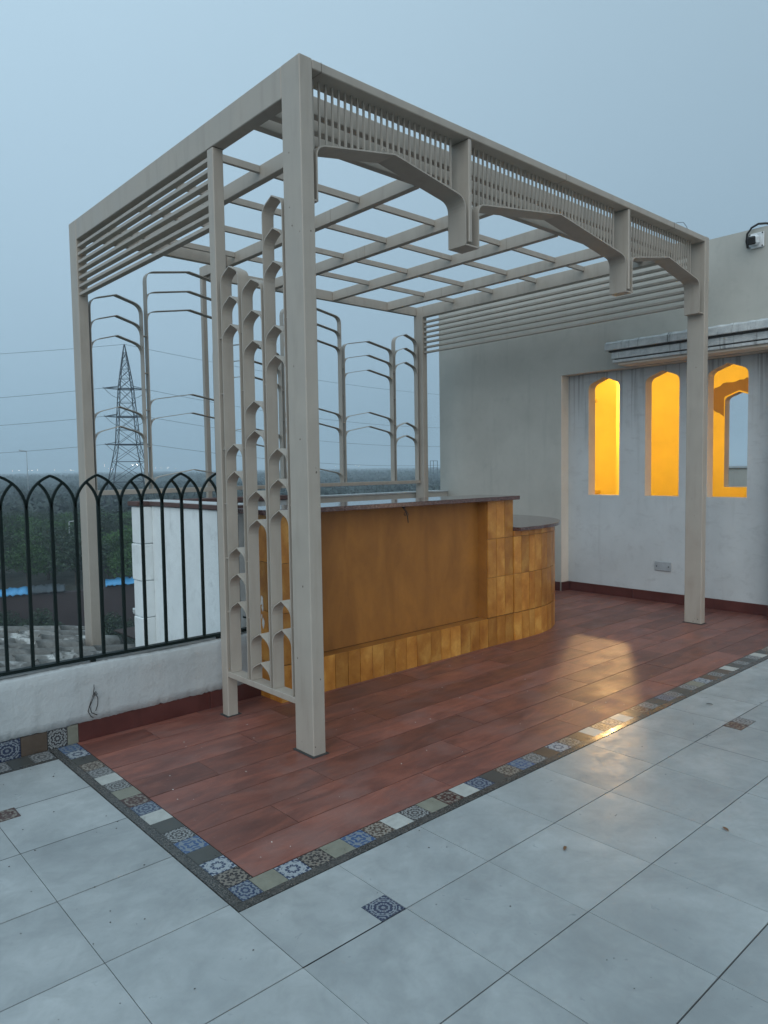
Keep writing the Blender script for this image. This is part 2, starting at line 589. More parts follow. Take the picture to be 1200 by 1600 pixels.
def fillet(pts, rad, seg=5):
    out = [pts[0]]
    for i in range(1, len(pts) - 1):
        p, a, b = Vector(pts[i]), Vector(pts[i - 1]), Vector(pts[i + 1])
        r = rad[i] if isinstance(rad, (list, tuple)) else rad
        if r <= 0:
            out.append(tuple(p))
            continue
        da, db = (a - p), (b - p)
        r = min(r, da.length * (.96 if i == 1 else .49), db.length * (.96 if i == len(pts) - 2 else .49))
        s, e = p + da.normalized() * r, p + db.normalized() * r
        for k in range(seg + 1):
            t = k / seg
            out.append(tuple(s * (1 - t) ** 2 + p * 2 * t * (1 - t) + e * t * t))
    out.append(pts[-1])
    return out

def strip(name, parent, pts, th, d0, d1, plane, mat):
    """flat bar bent along a 2-D outline; plane 'x': outline in x-z with depth along y, 'y': outline in y-z with depth along x"""
    P = [Vector(p) for p in pts]
    n = len(P)
    nr = []
    for i in range(n):
        a, b = P[max(0, i - 1)], P[min(n - 1, i + 1)]
        t = (b - a).normalized()
        nr.append(Vector((-t.y, t.x)))
    vs, fs = [], []
    for i in range(n):
        for s in (-.5, .5):
            q = P[i] + nr[i] * th * s
            for d in (d0, d1):
                vs.append((q.x, d, q.y) if plane == 'x' else (d, q.x, q.y))
    for i in range(n - 1):
        a, b = 4 * i, 4 * i + 4
        for u, v in ((0, 1), (1, 3), (3, 2), (2, 0)):
            fs.append((a + u, a + v, b + v, b + u))
    fs.append((0, 1, 3, 2))
    e = 4 * (n - 1)
    fs.append((e, e + 2, e + 3, e + 1))
    return mesh(name, parent, vs, fs, mat)

def tube(name, parent, pts, r, mat, sides=6, taper=None):
    P = [Vector(p) for p in pts]
    vs, fs = [], []
    n = len(P)
    for i in range(n):
        t = (P[min(n - 1, i + 1)] - P[max(0, i - 1)]).normalized()
        ref = Vector((0, 0, 1)) if abs(t.z) < .9 else Vector((1, 0, 0))
        u = t.cross(ref).normalized()
        v = t.cross(u)
        rr = r if taper is None else r + (taper - r) * i / (n - 1)
        for k in range(sides):
            a = 2 * pi * k / sides
            vs.append(P[i] + (u * cos(a) + v * sin(a)) * rr)
    for i in range(n - 1):
        for k in range(sides):
            a, b = i * sides + k, i * sides + (k + 1) % sides
            fs.append((a, b, b + sides, a + sides))
    fs.append(tuple(range(sides)))
    fs.append(tuple((n - 1) * sides + k for k in range(sides)))
    return mesh(name, parent, vs, fs, mat, smooth=sides > 4)

# ------------------------------------------------------------------ far setting
VIEW = lambda px: YAW + math.atan((px - 600) / 1133.91)     # compass bearing of things seen from the terrace
def at(bearing_px, depth, z=0):
    """a spot on the land, `depth` metres out along the camera's heading"""
    t = (bearing_px - 600) / 1133.91
    return (CX + depth * (sin(YAW) + t * cos(YAW)), CY + depth * (cos(YAW) - t * sin(YAW)), z)

GZ, LZ = -6.0, -8.3
B0 = radians(19)
wn = Vector((sin(B0), cos(B0), 0))
wr = Vector((cos(B0), -sin(B0), 0))
cam0 = Vector((CX, CY, 0))
def wl(t, s, z=0):
    p = cam0 + wn * t + wr * s
    return (p.x, p.y, z)

o = mesh('lane_ground', None, [wl(-2400, -2400, LZ), wl(-2400, 2400, LZ), wl(48.4, 2400, LZ), wl(48.4, -2400, LZ)], [(0, 1, 2, 3)], 'scrub')
tag(o, kind='structure')
# upper land: gently rolling sheet out to the horizon
vs, fs = [], []
ts = [48.1, 60, 75, 95, 120, 160, 220, 300, 420, 600, 900, 1300, 1800, 2400]
ss = [-2400, -1600, -1000, -600, -350, -200, -120, -60, -20, 20, 60, 120, 200, 350, 600, 1000, 1600, 2400]
for t in ts:
    for s in ss:
        h = 0 if t < 500 else min(1.2, (t - 500) * .001)
        vs.append(wl(t, s, GZ + h))
ns = len(ss)
for i in range(len(ts) - 1):
    for j in range(ns - 1):
        a = i * ns + j
        fs.append((a, a + 1, a + ns + 1, a + ns))
o = mesh('ground', None, vs, fs, 'scrub')
tag(o, kind='structure')

# retaining wall between lane and scrubland
t = root('retaining_wall', wl(48.2, -8, LZ), 'long dirty dark masonry wall across the lane below the terrace', 'wall')
x0, x1 = -70, 70
vs, fs = [], []
nseg = 56
for i in range(nseg + 1):
    s = x0 + (x1 - x0) * i / nseg
    top = -5.75 + random.uniform(-.12, .12)
    for (tt, z) in ((47.9, LZ - .3), (47.9, top), (48.35, top + random.uniform(-.03, .03)), (48.35, LZ - .3)):
        vs.append(wl(tt, s, z))
for i in range(nseg):
    for k in range(3):
        a = 4 * i + k
        fs.append((a, a + 1, a + 5, a + 4))
mesh('wall', t, vs, fs, 'old_wall', wl(48.2, -8, LZ))
# tarpaulins draped on the wall top
def tarp(name, pa, pb, label, mat, zt=-5.7, hang=.3, n=16):
    vs, fs = [], []
    for i in range(n + 1):
        f = i / n
        for k, (tt, zz) in enumerate(((49.3, .10), (48.6, .08), (47.8, 0), (47.7, -hang))):
            base = Vector(at(pa + (pb - pa) * f, 10))
            d = Vector((base.x - CX, base.y - CY, 0))
            d *= tt / d.dot(wn)
            vs.append((CX + d.x, CY + d.y, zt + zz + random.uniform(-.07, .07)))
    for i in range(n):
        for k in range(3):
            a = 4 * i + k
            fs.append((a, a + 1, a + 5, a + 4))
    o = mesh(name, None, vs, fs, mat, smooth=True)
    md = o.modifiers.new('thickness', 'SOLIDIFY')
    md.thickness = .03
    return tag(o, label, 'tarpaulin')
tarp('tarpaulin', -30, 39, 'torn blue tarpaulin on the dark wall top, at the far left behind the fence', 'blue_tarp', -5.66, .12)
tarp('tarpaulin', 43, 96, 'dark crumpled tarpaulin on the wall top beside the torn blue one', 'dark_tarp', -5.62, .15)
tarp('tarpaulin', 160, 216, 'bright blue tarpaulin on the wall top left of the white brick pier', 'blue_tarp', -5.5, .12)
# old dark gate leaning on the wall
gp = Vector(at(112, 45.3, LZ))
t = root('old_gate', tuple(gp), 'dark rusted sheet gate with cross bars standing against the dirty wall', 'gate')
def lbox(name, parent, o, s0, s1, t0, t1, z0, z1, mat):
    cs = []
    for zz in (z0, z1):
        for (s, tt) in ((s0, t0), (s1, t0), (s1, t1), (s0, t1)):
            q = o + wr * s + wn * tt
            cs.append((q.x, q.y, zz))
    return mesh(name, parent, cs, [(0, 1, 2, 3), (4, 5, 6, 7), (0, 1, 5, 4), (1, 2, 6, 5), (2, 3, 7, 6), (3, 0, 4, 7)], mat)
lbox('panel', t, gp, -.8, .8, 0, .06, LZ, LZ + 2.3, 'gate')
for z in (.1, 1.1, 2.2):
    lbox('cross_bar', t, gp, -.85, .85, -.08, 0, LZ + z, LZ + z + .1, 'old_wall')
for s in (-.85, -.3, .3, .77):
    lbox('upright', t, gp, s, s + .08, -.14, -.08, LZ, LZ + 2.35, 'old_wall')

# transmission tower
def tower(name, base, label, group, parts=True):
    bx, by, bz = base
    H = 22.3
    r = root(name, base, label, 'pylon', group)
    def half(z):       # half width with height
        if z < 10.6: return 3.2 - (3.2 - 1.22) * z / 10.6
        if z < 17.1: return 1.22 - .46 * (z - 10.6) / 6.5
        return .76 * max(.02, (H - z) / (H - 17.1)) ** .85
    ca, sa = cos(-.22), sin(-.22)
    def C(sx, sy, z, w=None):
        w = half(z) if w is None else w
        x, y = sx * w, sy * w
        return (bx + x * ca - y * sa, by + x * sa + y * ca, bz + z)
    lv = [0, 3.4, 6.2, 8.6, 10.6, 12.3, 13.85, 15.5, 17.1, 18.3, 19.4, 20.4, 21.3, H]
    for sx, sy in ((1, 1), (1, -1), (-1, 1), (-1, -1)):
        tube('leg', r, [C(sx, sy, z) for z in lv], .055, 'tower', 4)
    vs, fs = [], []
    def bar(p, q, w=.022):
        p, q = Vector(p), Vector(q)
        t = (q - p).normalized()
        u = t.cross(Vector((0, 0, 1)))
        u = u.normalized() if u.length > .01 else Vector((1, 0, 0))
        v = t.cross(u)
        k = len(vs)
        for e in (p, q):
            for s, tt in ((-1, -1), (1, -1), (1, 1), (-1, 1)):
                vs.append(tuple(e + u * w * s + v * w * tt))
        for i in range(4):
            j = (i + 1) % 4
            fs.append((k + i, k + j, k + 4 + j, k + 4 + i))
    for a, b in zip(lv[:-1], lv[1:]):
        for c0, c1 in (((1, 1), (1, -1)), ((1, -1), (-1, -1)), ((-1, -1), (-1, 1)), ((-1, 1), (1, 1))):
            if b < H:
                bar(C(*c0, a), C(*c1, b))
                bar(C(*c1, a), C(*c0, b))
                bar(C(*c0, b), C(*c1, b))
    k = mesh('bracing', r, vs, fs, 'tower')
    k['kind'] = 'stuff'
    tips = []
    for z in (10.6, 13.85, 17.1):
        vs.clear(); fs.clear()
        for sgn in (-1, 1):
            tip = C(sgn * 2.55, 0, z + .02, 1.0)
            for sy in (1, -1):
                bar(C(sgn, sy, z), tip, .035)
                bar(C(sgn, sy, z + .28), tip, .03)
            bar(C(sgn, -1, z), C(sgn, 1, z), .05)
            bar(C(-1, sgn, z), C(1, sgn, z), .06)
            tips.append((sgn, z, tip))
        mesh('cross_arm', r, list(vs), list(fs), 'tower')
    for sgn, z, tip in tips:
        tube('jumper_loop', r, [(tip[0] + (C(sgn, 0, z - 1.0, .9)[0] - tip[0]) * f, tip[1] + (C(sgn, 0, z - 1.0, .9)[1] - tip[1]) * f,
                                 tip[2] + .15 - 1.2 * sin(f * pi / 2)) for f in (0, .15, .35, .6, .8, 1)], .025, 'cable', 4)
    return r, tips, C(0, 0, H, 0)

G1 = 'lattice pylons of the power line'
TWS = [('pylon', at(203, 86, GZ), 'tall dark lattice pylon behind the fence with three cross arms', 'near'),
       ('pylon', at(830, 150, GZ - 1), 'lattice pylon of the power line standing far off behind the stair building', 'right'),
       ('pylon', at(-620, 96, GZ + 1), 'lattice pylon of the power line out beyond the left end of the terrace', 'left')]
TW = []
for n, b, lb, _ in TWS:
    TW.append(tower(n, b, lb, G1))
def wire(a, b, sag, lab):
    a, b = Vector(a), Vector(b)
    pts = [a.lerp(b, i / 24) - Vector((0, 0, 4 * sag * (i / 24) * (1 - i / 24))) for i in range(25)]
    o = tube('power_line', None, pts, .019, 'cable', 4)
    tag(o, lab, 'power line', 'power lines strung between the pylons')
LV = {10.6: 'lowest', 13.85: 'middle', 17.1: 'upper'}
for side, (dst, sag) in (('right', (TW[1], 2.4)), ('left', (TW[2], 1.6))):
    wire(TW[0][2], dst[2], sag * .7, 'thin top earth wire running %s from the pylon tip' % side)
    for k, (sg, z, tip) in enumerate(TW[0][1]):
        if (side == 'right') == (sg > 0):
            arm = 'left' if sg < 0 else 'right'
            wire(tip, dst[1][k][2], sag, '%s power line from the %s cross arm end, running %s' % (LV[z], arm, side))

# street lamp posts and hut and pier
def lamp_post(px, depth, zb, ytop, label, head):
    b = at(px, depth, zb)
    ztop = CH + (739 - ytop) / 1133.91 * depth
    r = root('street_lamp', b, label, 'street lamp', 'street lamps beyond the fence')
    tube('pole', r, [b, (b[0], b[1], ztop)], .0006 * depth + .02, 'lamp_post', 6, .0004 * depth + .01)
    d = .012 * depth
    tube('lamp_head', r, [(b[0], b[1], ztop), (b[0] - d * .7 * head, b[1] + d * .4 * head, ztop + d * .15)], .0009 * depth, 'lamp_post', 6)
lamp_post(45, 210, GZ, 705, 'tall thin street lamp at the far left, rising above the horizon', 1)
lamp_post(106.5, 56, GZ, 816, 'pale short lamp post among the green trees beyond the fence', -1)
h = Vector(at(54, 190, GZ))
t = root('hut', tuple(h), 'tiny white hut in the dark woodland at the far left', 'hut')
lbox('wall', t, h, -.85, .85, 0, 1.6, GZ - .2, GZ + 2.1, 'hut')
lbox('roof', t, h, -1.0, 1.0, -.15, 1.75, GZ + 2.1, GZ + 2.25, 'cable')
lbox('door', t, h, -.1, .45, -.03, 0, GZ - .1, GZ + 1.7, 'tower')
# far frame tower right (beyond back parapet)
fb = Vector(at(679, 330, -5.5))
t = root('water_tank_frame', tuple(fb), 'small far steel frame on the horizon beside the grey wall edge', 'frame')
for s in (-1.9, -.3, 1.7):
    lbox('post', t, fb, s, s + .22, 0, .22, -7, 4.2, 'tower')
for z in (-2.2, 1.0, 4.2):
    lbox('beam', t, fb, -1.9, 1.92, -.01, .2, z, z + .22, 'tower')
# pier of the lower building
pb = Vector(at(210, 13, -6))
t = root('brick_pier', tuple(pb), 'short whitewashed pier with flat cap below the terrace, beside the white brick wall', 'pier')
lbox('shaft', t, pb, -.055, .075, 0, .13, -6, -1.15, 'white_plaster')
lbox('cap', t, pb, -.085, .105, -.03, .16, -1.15, -1.08, 'white_plaster')

# far lights
lm = None
random.seed(3)
FL = [(12, 739), (22, 738.5), (32, 739.5), (47, 738.5), (52, 739), (61, 739.2), (72, 739), (87, 738.6), (97, 738.4), (104, 739), (113, 739), (117, 739.5),
      (166, 732.5), (209.5, 732), (216, 731.5), (172, 737.5), (176, 738), (245, 737), (253, 736.5), (264, 736.3), (276, 737.5), (526, 735), (558, 734), (562, 736), (640, 736), (4, 738)]
for px, py in FL:
    D = 1500
    b = at(px, D, 0)
    z = CH + (741.5 - py - (px - 300) * .008) / 1133.91 * D
    if lm is None:
        lm = bpy.data.meshes.new('far_light')
        bm = bmesh.new()
        bmesh.ops.create_icosphere(bm, subdivisions=1, radius=1.15)
        bm.to_mesh(lm); bm.free()
        lm.materials.append(M['far_light'])
    o = link('distant_light', lm, None, (b[0], b[1], z))
    sc = random.uniform(.22, .50) * (1.7 if py < 734 else 1)
    o.scale = (sc, sc, sc)
    tag(o, 'tiny white light shining on the hazy horizon', 'light', 'far lights along the horizon')

# ---------------- trees
def rand_dir():
    z = random.uniform(-1, 1); a = random.uniform(0, 2 * pi)
    return Vector((sqrt(1 - z * z) * cos(a), sqrt(1 - z * z) * sin(a), z))
def tree_meshes(seed, h, wd, nleaf, leaf, mat):
    random.seed(seed)
    vs, fs = [], []
    cl = []
    for k in range(random.randint(11, 15)):
        a = random.uniform(0, 2 * pi); rr = wd * sqrt(random.random()) * .8
        zz = h * random.uniform(.38, .92)
        rr *= 1 - .5 * max(0, zz / h - .6)
        cl.append((Vector((rr * cos(a), rr * sin(a), zz)), random.uniform(.16, .30) * h))
    for k in range(nleaf):
        c, r = random.choice(cl)
        d = rand_dir()
        p = c + Vector((d.x * 1.25, d.y * 1.25, d.z * .75)) * r * random.uniform(.55, 1.05)
        u = (rand_dir() + Vector((0, 0, .2))).normalized()
        w = u.cross(rand_dir()).normalized()
        s = leaf * random.uniform(.6, 1.4)
        i = len(vs)
        vs += [p + u * s, p + w * s * .6, p - u * s, p - w * s * .6]
        fs.append((i, i + 1, i + 2, i + 3))
    cm = bpy.data.meshes.new('crown')
    cm.from_pydata([tuple(v) for v in vs], [], fs)
    cm.materials.append(mat)
    tv, tf = [], []
    def limb(p, q, r0, r1):
        t = (q - p).normalized()
        u = t.cross(Vector((.3, 1, .1))).normalized(); v = t.cross(u)
        i = len(tv)
        for e, r in ((p, r0), (q, r1)):
            for k in range(5):
                a = 2 * pi * k / 5
                tv.append(tuple(e + (u * cos(a) + v * sin(a)) * r))
        for k in range(5):
            j = (k + 1) % 5
            tf.append((i + k, i + j, i + 5 + j, i + 5 + k))
    top = Vector((0, 0, h * .5))
    limb(Vector((0, 0, -.2)), top, h * .03, h * .018)
    for c, r in cl[:9]:
        limb(Vector((0, 0, h * random.uniform(.2, .5))), c, h * .013, h * .005)
    tm = bpy.data.meshes.new('trunk')
    tm.from_pydata(tv, [], tf)
    tm.materials.append(M['bark'])
    return cm, tm
PR = [tree_meshes(11, 4.4, 1.9, 3600, .10, M['leaf']), tree_meshes(12, 3.9, 2.2, 3600, .10, M['leaf']), tree_meshes(13, 4.8, 1.9, 3800, .10, M['leaf_dark']),
      tree_meshes(14, 4.1, 2.3, 3600, .11, M['leaf_dark']), tree_meshes(15, 1.9, 1.1, 1600, .07, M['leaf_dark'])]
def tree(px, depth, zb, k, label, sc, group, name='tree', cat='tree'):
    b = at(px, depth, zb)
    r = root(name, b, label, cat, group)
    r.rotation_euler = (0, 0, random.uniform(0, 6.28))
    r.scale = (sc, sc, sc * random.uniform(.9, 1.1))
    for nm, me in (('crown', PR[k][0]), ('trunk', PR[k][1])):
        o = bpy.data.objects.new(nm, me)
        COL.objects.link(o)
        o.parent = r
random.seed(21)
rows = [(49, 8), (53, 8), (58, 8), (64, 8), (70, 8), (77, 8)]
for ri, (d, npx) in enumerate(rows):
    px = -60 + random.uniform(0, 20)
    while px < 330:
        k = random.choice([0, 1, 0, 1, 2, 3])
        tree(px, d + random.uniform(-2, 2), GZ, k, ['mid green bushy tree in the belt beyond the dark wall', 'mid green bushy tree in the belt beyond the dark wall',
             'darker green tree in the belt beyond the dark wall', 'darker green tree in the belt beyond the dark wall'][k], random.uniform(.66, .88), 'trees in the green belt beyond the wall')
        px += random.uniform(26, 44) * 60 / d
for px, d, s in ((-20, 40, 1.0), (8, 41, .9), (50, 40, 1.0), (66, 41, .8), (84, 39, .9), (168, 40, .9), (184, 41, .8), (205, 39, .9), (150, 41, .7), (30, 40, .8)):
    tree(px, d, LZ, 4, 'low dark shrub at the foot of the dirty wall', s, 'shrubs at the foot of the wall', 'shrub', 'shrub')
# far woods: nobody could count these crowns
def woods(name, n, dmin, dmax, pmin, pmax, hgt, mat, seed, zb):
    random.seed(seed)
    vs, fs = [], []
    for k in range(n):
        f = random.random()
        d = dmin * (dmax / dmin) ** f
        px = random.uniform(pmin, pmax)
        b = Vector(at(px, d, zb))
        th = d if d < 130 else d
        b.z = zb + (0 if d < 500 else min(1.2, (d - 500) * .001))
        R = hgt * random.uniform(.55, 1.0) * (1 + d * .0012)
        hh = hgt * random.uniform(.6, 1.05)
        for q in range(int(11 if d > 400 else 26)):
            dd = rand_dir(); dd.z = abs(dd.z)
            p = b + Vector((dd.x * R * .75, dd.y * R * .75, dd.z * hh * .85 + hh * .1))
            s = R * random.uniform(.16, .34) * (1.25 if d > 400 else .8)
            u = rand_dir(); w = u.cross(rand_dir()).normalized(); v = u.cross(w)
            i = len(vs)
            vs += [p + u * s, p + (w * .9 - u * .4) * s, p + (v * .9 - u * .3) * s, p - (w + v) * .6 * s]
            fs += [(i, i + 1, i + 2), (i, i + 2, i + 3), (i, i + 3, i + 1), (i + 1, i + 3, i + 2)]
    o = mesh(name, None, vs, fs, mat, at(300, dmin, zb))
    return o
o = woods('woodland', 2400, 82, 420, -160, 900, 3.5, 'wood', 31, GZ)
tag(o, 'dark woodland reaching from the green belt towards the horizon', 'woodland', kind='stuff')
o = woods('far_forest', 9000, 400, 2300, -260, 1000, 4.6, 'wood', 32, GZ)
tag(o, 'hazy blue forest along the horizon', 'forest', kind='stuff')

# ------------------------------------------------------------------ the terrace building and floors
o = box('terrace_building', None, -6.5, 4.7, -6.5, 1.02, -9.2, -.06, 'white_plaster')
tag(o, 'white building body carrying the roof terrace', 'building')
o = box('back_terrace_slab', None, 1.37, 4.79, 1.0205, 3.75, -9.2, -.012, 'white_plaster')
tag(o, 'white building body under the bar and the back of the deck', 'building')

# white tile floor
fl = root('terrace_floor', (0, -2, 0), kind='structure')
box('grout_bed', fl, -6.4, 4.69, -6.4, 1.0, -.05, -.0045, 'grout')
TX0, TY0, PT = -.911, -1.18, .404
G = .0022
GX = .0011
ACC = {(-.611, -.511, -1.178, -1.078): ORN[7]}
def ftile(x0, x1, y0, y1, dz=0):
    box('floor_tile', fl, x0 + GX, x1 - GX, y0 + G, y1 - G, -.004, dz, 'floor_tile')
def accent(x0, x1, y0, y1, mt):
    box('patterned_tile', fl, x0 + .001, x1 - .001, y0 + .001, y1 - .001, -.004, .0014, mt)
xs = [TX0 + .4025 * k for k in range(-7, 14)]
def tile_rect(x0, x1, y0, y1, hole=None):
    if hole is None:
        ftile(x0, x1, y0, y1, random.uniform(-.0006, .0004))
        return
    hx0, hx1, hy0, hy1 = hole
    # L-shaped tile around an inset: one mesh
    pts = None
    g = G
    X0, X1, Y0, Y1 = x0 + GX, x1 - GX, y0 + g, y1 - g
    loop = [(X0, Y0), (X1, Y0), (X1, Y1), (X0, Y1)]
    cells = []
    xsb = sorted(set([X0, max(X0, hx0), min(X1, hx1), X1])); ysb = sorted(set([Y0, max(Y0, hy0), min(Y1, hy1), Y1]))
    vs, fs = [], []
    for i in range(len(xsb) - 1):
        for j in range(len(ysb) - 1):
            cx_, cy_ = (xsb[i] + xsb[i + 1]) / 2, (ysb[j] + ysb[j + 1]) / 2
            if hx0 < cx_ < hx1 and hy0 < cy_ < hy1: continue
            if xsb[i + 1] - xsb[i] < 1e-4 or ysb[j + 1] - ysb[j] < 1e-4: continue
            k = len(vs)
            vs += [(xsb[i], ysb[j], 0), (xsb[i + 1], ysb[j], 0), (xsb[i + 1], ysb[j + 1], 0), (xsb[i], ysb[j + 1], 0)]
            fs.append((k, k + 1, k + 2, k + 3))
    mesh('floor_tile', fl, vs, fs, 'floor_tile', (x0, y0, 0))
H1 = (-.611, -.511, -1.18, -1.078)
H2 = (1.830, 2.024, -1.274, -1.176)
H3 = (-1.42, -1.222, .354, .456)
random.seed(5)
# right-hand field
for i in range(20):
    x0, x1 = xs[i], xs[i + 1]
    if x0 >= 4.65: break
    x1 = min(x1, 4.69)
    yb = [-.83, -1.18] + [-1.18 - .405 * k for k in range(1, 12)]
    for j in range(len(yb) - 1):
        y1, y0 = yb[j], yb[j + 1]
        if x1 <= TX0 + .01:
            if j == 0: y1 = -.775
        hole = None
        for Hh in (H1, H2):
            if x0 < Hh[1] - .002 and x1 > Hh[0] + .002 and y0 < Hh[3] - .002 and y1 > Hh[2] + .002:
                hole = Hh
        tile_rect(x0, x1, y0, y1, hole)
# left-hand field
for i in range(7):
    x0, x1 = xs[i], xs[i + 1]
    yb = [-.775, -.37, .035, .44, .862]
    for j in range(4):
        hole = None
        if x0 < H3[1] - .002 and x1 > H3[0] + .002 and yb[j] < H3[3] - .002 and yb[j + 1] > H3[2] + .002: hole = H3
        tile_rect(x0, x1, yb[j], yb[j + 1], hole)
accent(-.611, -.511, -1.178, -1.078, ORN[7])
accent(1.830, 1.927, -1.274, -1.176, ORN[5])
accent(1.927, 2.024, -1.274, -1.176, ORN[6])
accent(-1.420, -1.321, .354, .456, ORN[4])
accent(-1.321, -1.222, .354, .456, ORN[5])
# border by the parapet on the left
box('granite_strip', fl, -6.3, -.909, .864, .884, -.004, .002, 'granite')
seq = [ORN[6], PLN['k'], ORN[6], PLN['g'], ORN[8], PLN['k'], ORN[6]]
for k in range(30):
    x1 = -.914 - .1 * k
    box('border_tile', fl, x1 - .098, x1, .886, 1.008, -.004, .001, seq[k % 7])

# deck
dk = root('deck', (1.6, .2, 0), kind='structure')
box('grout_bed', dk, -.77, 4.93, -.69, 1.03, -.011, -.0015, 'deck_grout')
box('grout_bed', dk, .43, 4.79, 1.031, 3.56, -.011, -.0015, 'deck_grout')
offs = {0: .247, 1: -.43, 2: -.09}
yr = [-.69, -.482, -.275, -.065, .145, .352, .558, .765, .97, 1.178, 1.385, 1.59, 1.80, 2.005, 2.21, 2.42, 2.63, 2.84, 3.05, 3.26, 3.47, 3.56]
for r_ in range(len(yr) - 1):
    o0 = offs[r_ % 3]
    xb = [-.77] + [o0 + 1.036 * k for k in range(-1, 6) if -.76 < o0 + 1.036 * k < 4.9] + [4.925]
    if yr[r_] > 1.0:
        xm = .43 if yr[r_] < 2.3 else 1.37
        xb = [xm] + [x for x in xb if x > xm + .05]
    for a_, b_ in zip(xb[:-1], xb[1:]):
        if b_ - a_ < .02: continue
        y1 = yr[r_ + 1]
        box('plank', dk, a_ + .0013, b_ - .0013, yr[r_] + .0020, y1 - .0020, -.003, random.uniform(-.0004, .0008), 'plank')
# border tiles: right (front) run then left run
FR = ['g', 2, 1, 'g', 3, 8, 'w', 4, 'g', 5, 'w', 0, 'k', 8, 3, 6, 'b', 2, 8, 'b', 'w', 8, 6, 'w', 'k', 5, 6, 'k', 7, 4, 'k', 6, 'g', 2, 'b', 4, 'b', 'w', 'k', 6, 'k', 6, 'w', 'k', 8, 'g', 6, 1, 'k', 4, 'w', 6, 'b', 3, 'g']
def bm_(c): return ORN[c] if isinstance(c, int) else PLN[c]
for k, c in enumerate(FR):
    x0 = -.790 + .1 * k
    x0 = -.790 + .1 * k
    if x0 > 4.82: break
    box('border_tile', dk, x0 + .001, min(x0 + .099, 4.92), -.790, -.693, -.004, .0006, bm_(c))
LF = [0, 1, 2, 'k', 3, 4, 'k', 'w', 0, 5, 'g', 4, 'w', 6, 8, 'k', 2, 3]
ys = -.790
for k, c in enumerate(LF):
    y0 = -.790 + .1 * k
    y1 = min(y0 + .099, 1.015)
    if y0 > .98: break
    xr = -.791 if k == 0 else -.773
    box('border_tile', dk, -.870, xr, y0 + .001, y1, -.004, .0006, bm_(c))
box('granite_strip', dk, -.908, 4.92, -.829, -.792, -.004, .0024, 'granite', .0008)
box('granite_strip', dk, -.908, -.872, -.790, 1.01, -.004, .0022, 'granite', .0008)

# ------------------------------------------------------------------ parapet on the left
pa = root('parapet_wall', (-2, 1.1, 0), 'low whitewashed parapet under the green iron fence with tile skirting', 'wall')
box('wall', pa, -6.4, .346, 1.03, 1.21, -.03, .385, 'white_plaster')
vs, fs = [], []
random.seed(9)
nx = 360
zt = [0, .02, .06, .12, .2, .27, .3]
for i in range(nx + 1):
    x = -5.0 + (5.0 + .345) * i / nx
    zb = .097 + .0016 * sin(x * 23) + random.uniform(-.0022, .0022) + (.006 if random.random() < .05 else 0)
    tp = .392 + .004 * sin(x * 7) + random.uniform(-.0025, .0025)
    cols = [(1.030, zb), (1.013 + random.uniform(-.002, .002), zb + .004), (1.0135, zb + .05), (1.015, .22), (1.014, .33), (1.0155, tp - .008), (1.022 + random.uniform(-.002, .002), tp), (1.11, tp + .004), (1.213, tp)]
    for y, z in cols: vs.append((x, y, z))
for i in range(nx):
    for k in range(8):
        q = 9 * i + k
        fs.append((q, q + 1, q + 10, q + 9))
mesh('plaster_coat', pa, vs, fs, 'white_plaster', smooth=True)
box('ledge', pa, -5, .345, 1.068, 1.10, .394, .404, 'white_plaster', .002)
k = 0
x1 = -.762
sk = ['g', 4, 'b', 7, 'w', 1, 'k', 3, 'g', 6, 'b', 0, 'w', 4]
wdt = [.055, .098, .125, .125]
for k in range(24):
    w_ = wdt[k] if k < 4 else .1
    box('skirting_tile', pa, x1 - w_ + .002, x1, 1.016, 1.029, 0, .097, bm_(sk[k % len(sk)]))
    x1 -= w_
for x0, x1 in ((-.76, -.005), (-.002, .345)):
    box('skirting_board', pa, x0, x1, 1.014, 1.029, .001, .100, 'skirting', .001)

# iron fence
fe = root('iron_fence', (-.6, 1.06, .4), 'dark green iron fence of interlaced pointed arches on the low white parapet', 'fence')
gi = M['green_iron']
PB = .1185
xk = [-.834 + PB * k for k in range(-36, 10)]
xk = [x for x in xk if x < .3]
box('bottom_rail', fe, xk[0] - .05, .30, 1.042, 1.078, .413, .430, gi)
for k, x in enumerate(xk):
    kk = k - 36
    box('fence_bar', fe, x - .0075, x + .0075, 1.0525, 1.0675, .430, 1.222, gi)
    full = (kk % 2) != 0
    for sg in (-1, 1):
        pts = []
        R = .178
        n = 9
        amax = math.acos((R - PB) / R)
        for i in range(n + 1):
            an = amax * i / n
            dx = R - R * cos(an)
            if not full and dx > PB * .52: break
            pts.append((x + sg * dx, 1.218 + R * sin(an)))
        if x + sg * PB > .31: continue
        strip('fence_arch', fe, pts, .0125, 1.0535, 1.0665, 'x', gi)
for x in (-4.6, -3.3, -2.0, -.655, .085):
    box('foot', fe, x - .012, x + .012, 1.052, 1.068, .398, .415, gi)
tube('bolt', fe, [(.262, 1.06, .50), (.262, 1.03, .50)], .006, gi)

# wire stub hanging from the parapet
t = root('loose_wire', (-.68, 1.01, .29), 'knotted black wire hanging from a hole in the white parapet', 'wire')
tube('loop', t, [(-.672, 1.018, .292), (-.676, 1.004, .27), (-.682, 1.002, .245), (-.675, 1.0, .232), (-.662, 1.001, .238), (-.668, 1.003, .252), (-.684, 1.002, .236), (-.70, 1.003, .195), (-.712, 1.004, .155), (-.70, 1.0, .128), (-.688, 1.0, .118)], .0022, 'wire', 5)
tube('strand', t, [(-.672, 1.003, .25), (-.684, 1.001, .22), (-.703, 1.002, .18), (-.695, 1.0, .145), (-.668, .998, .128)], .0022, 'wire', 5)
tube('strand', t, [(-.675, 1.003, .25), (-.66, 1.001, .215), (-.662, 1.002, .18), (-.674, 1.0, .15)], .0022, 'wire', 5)

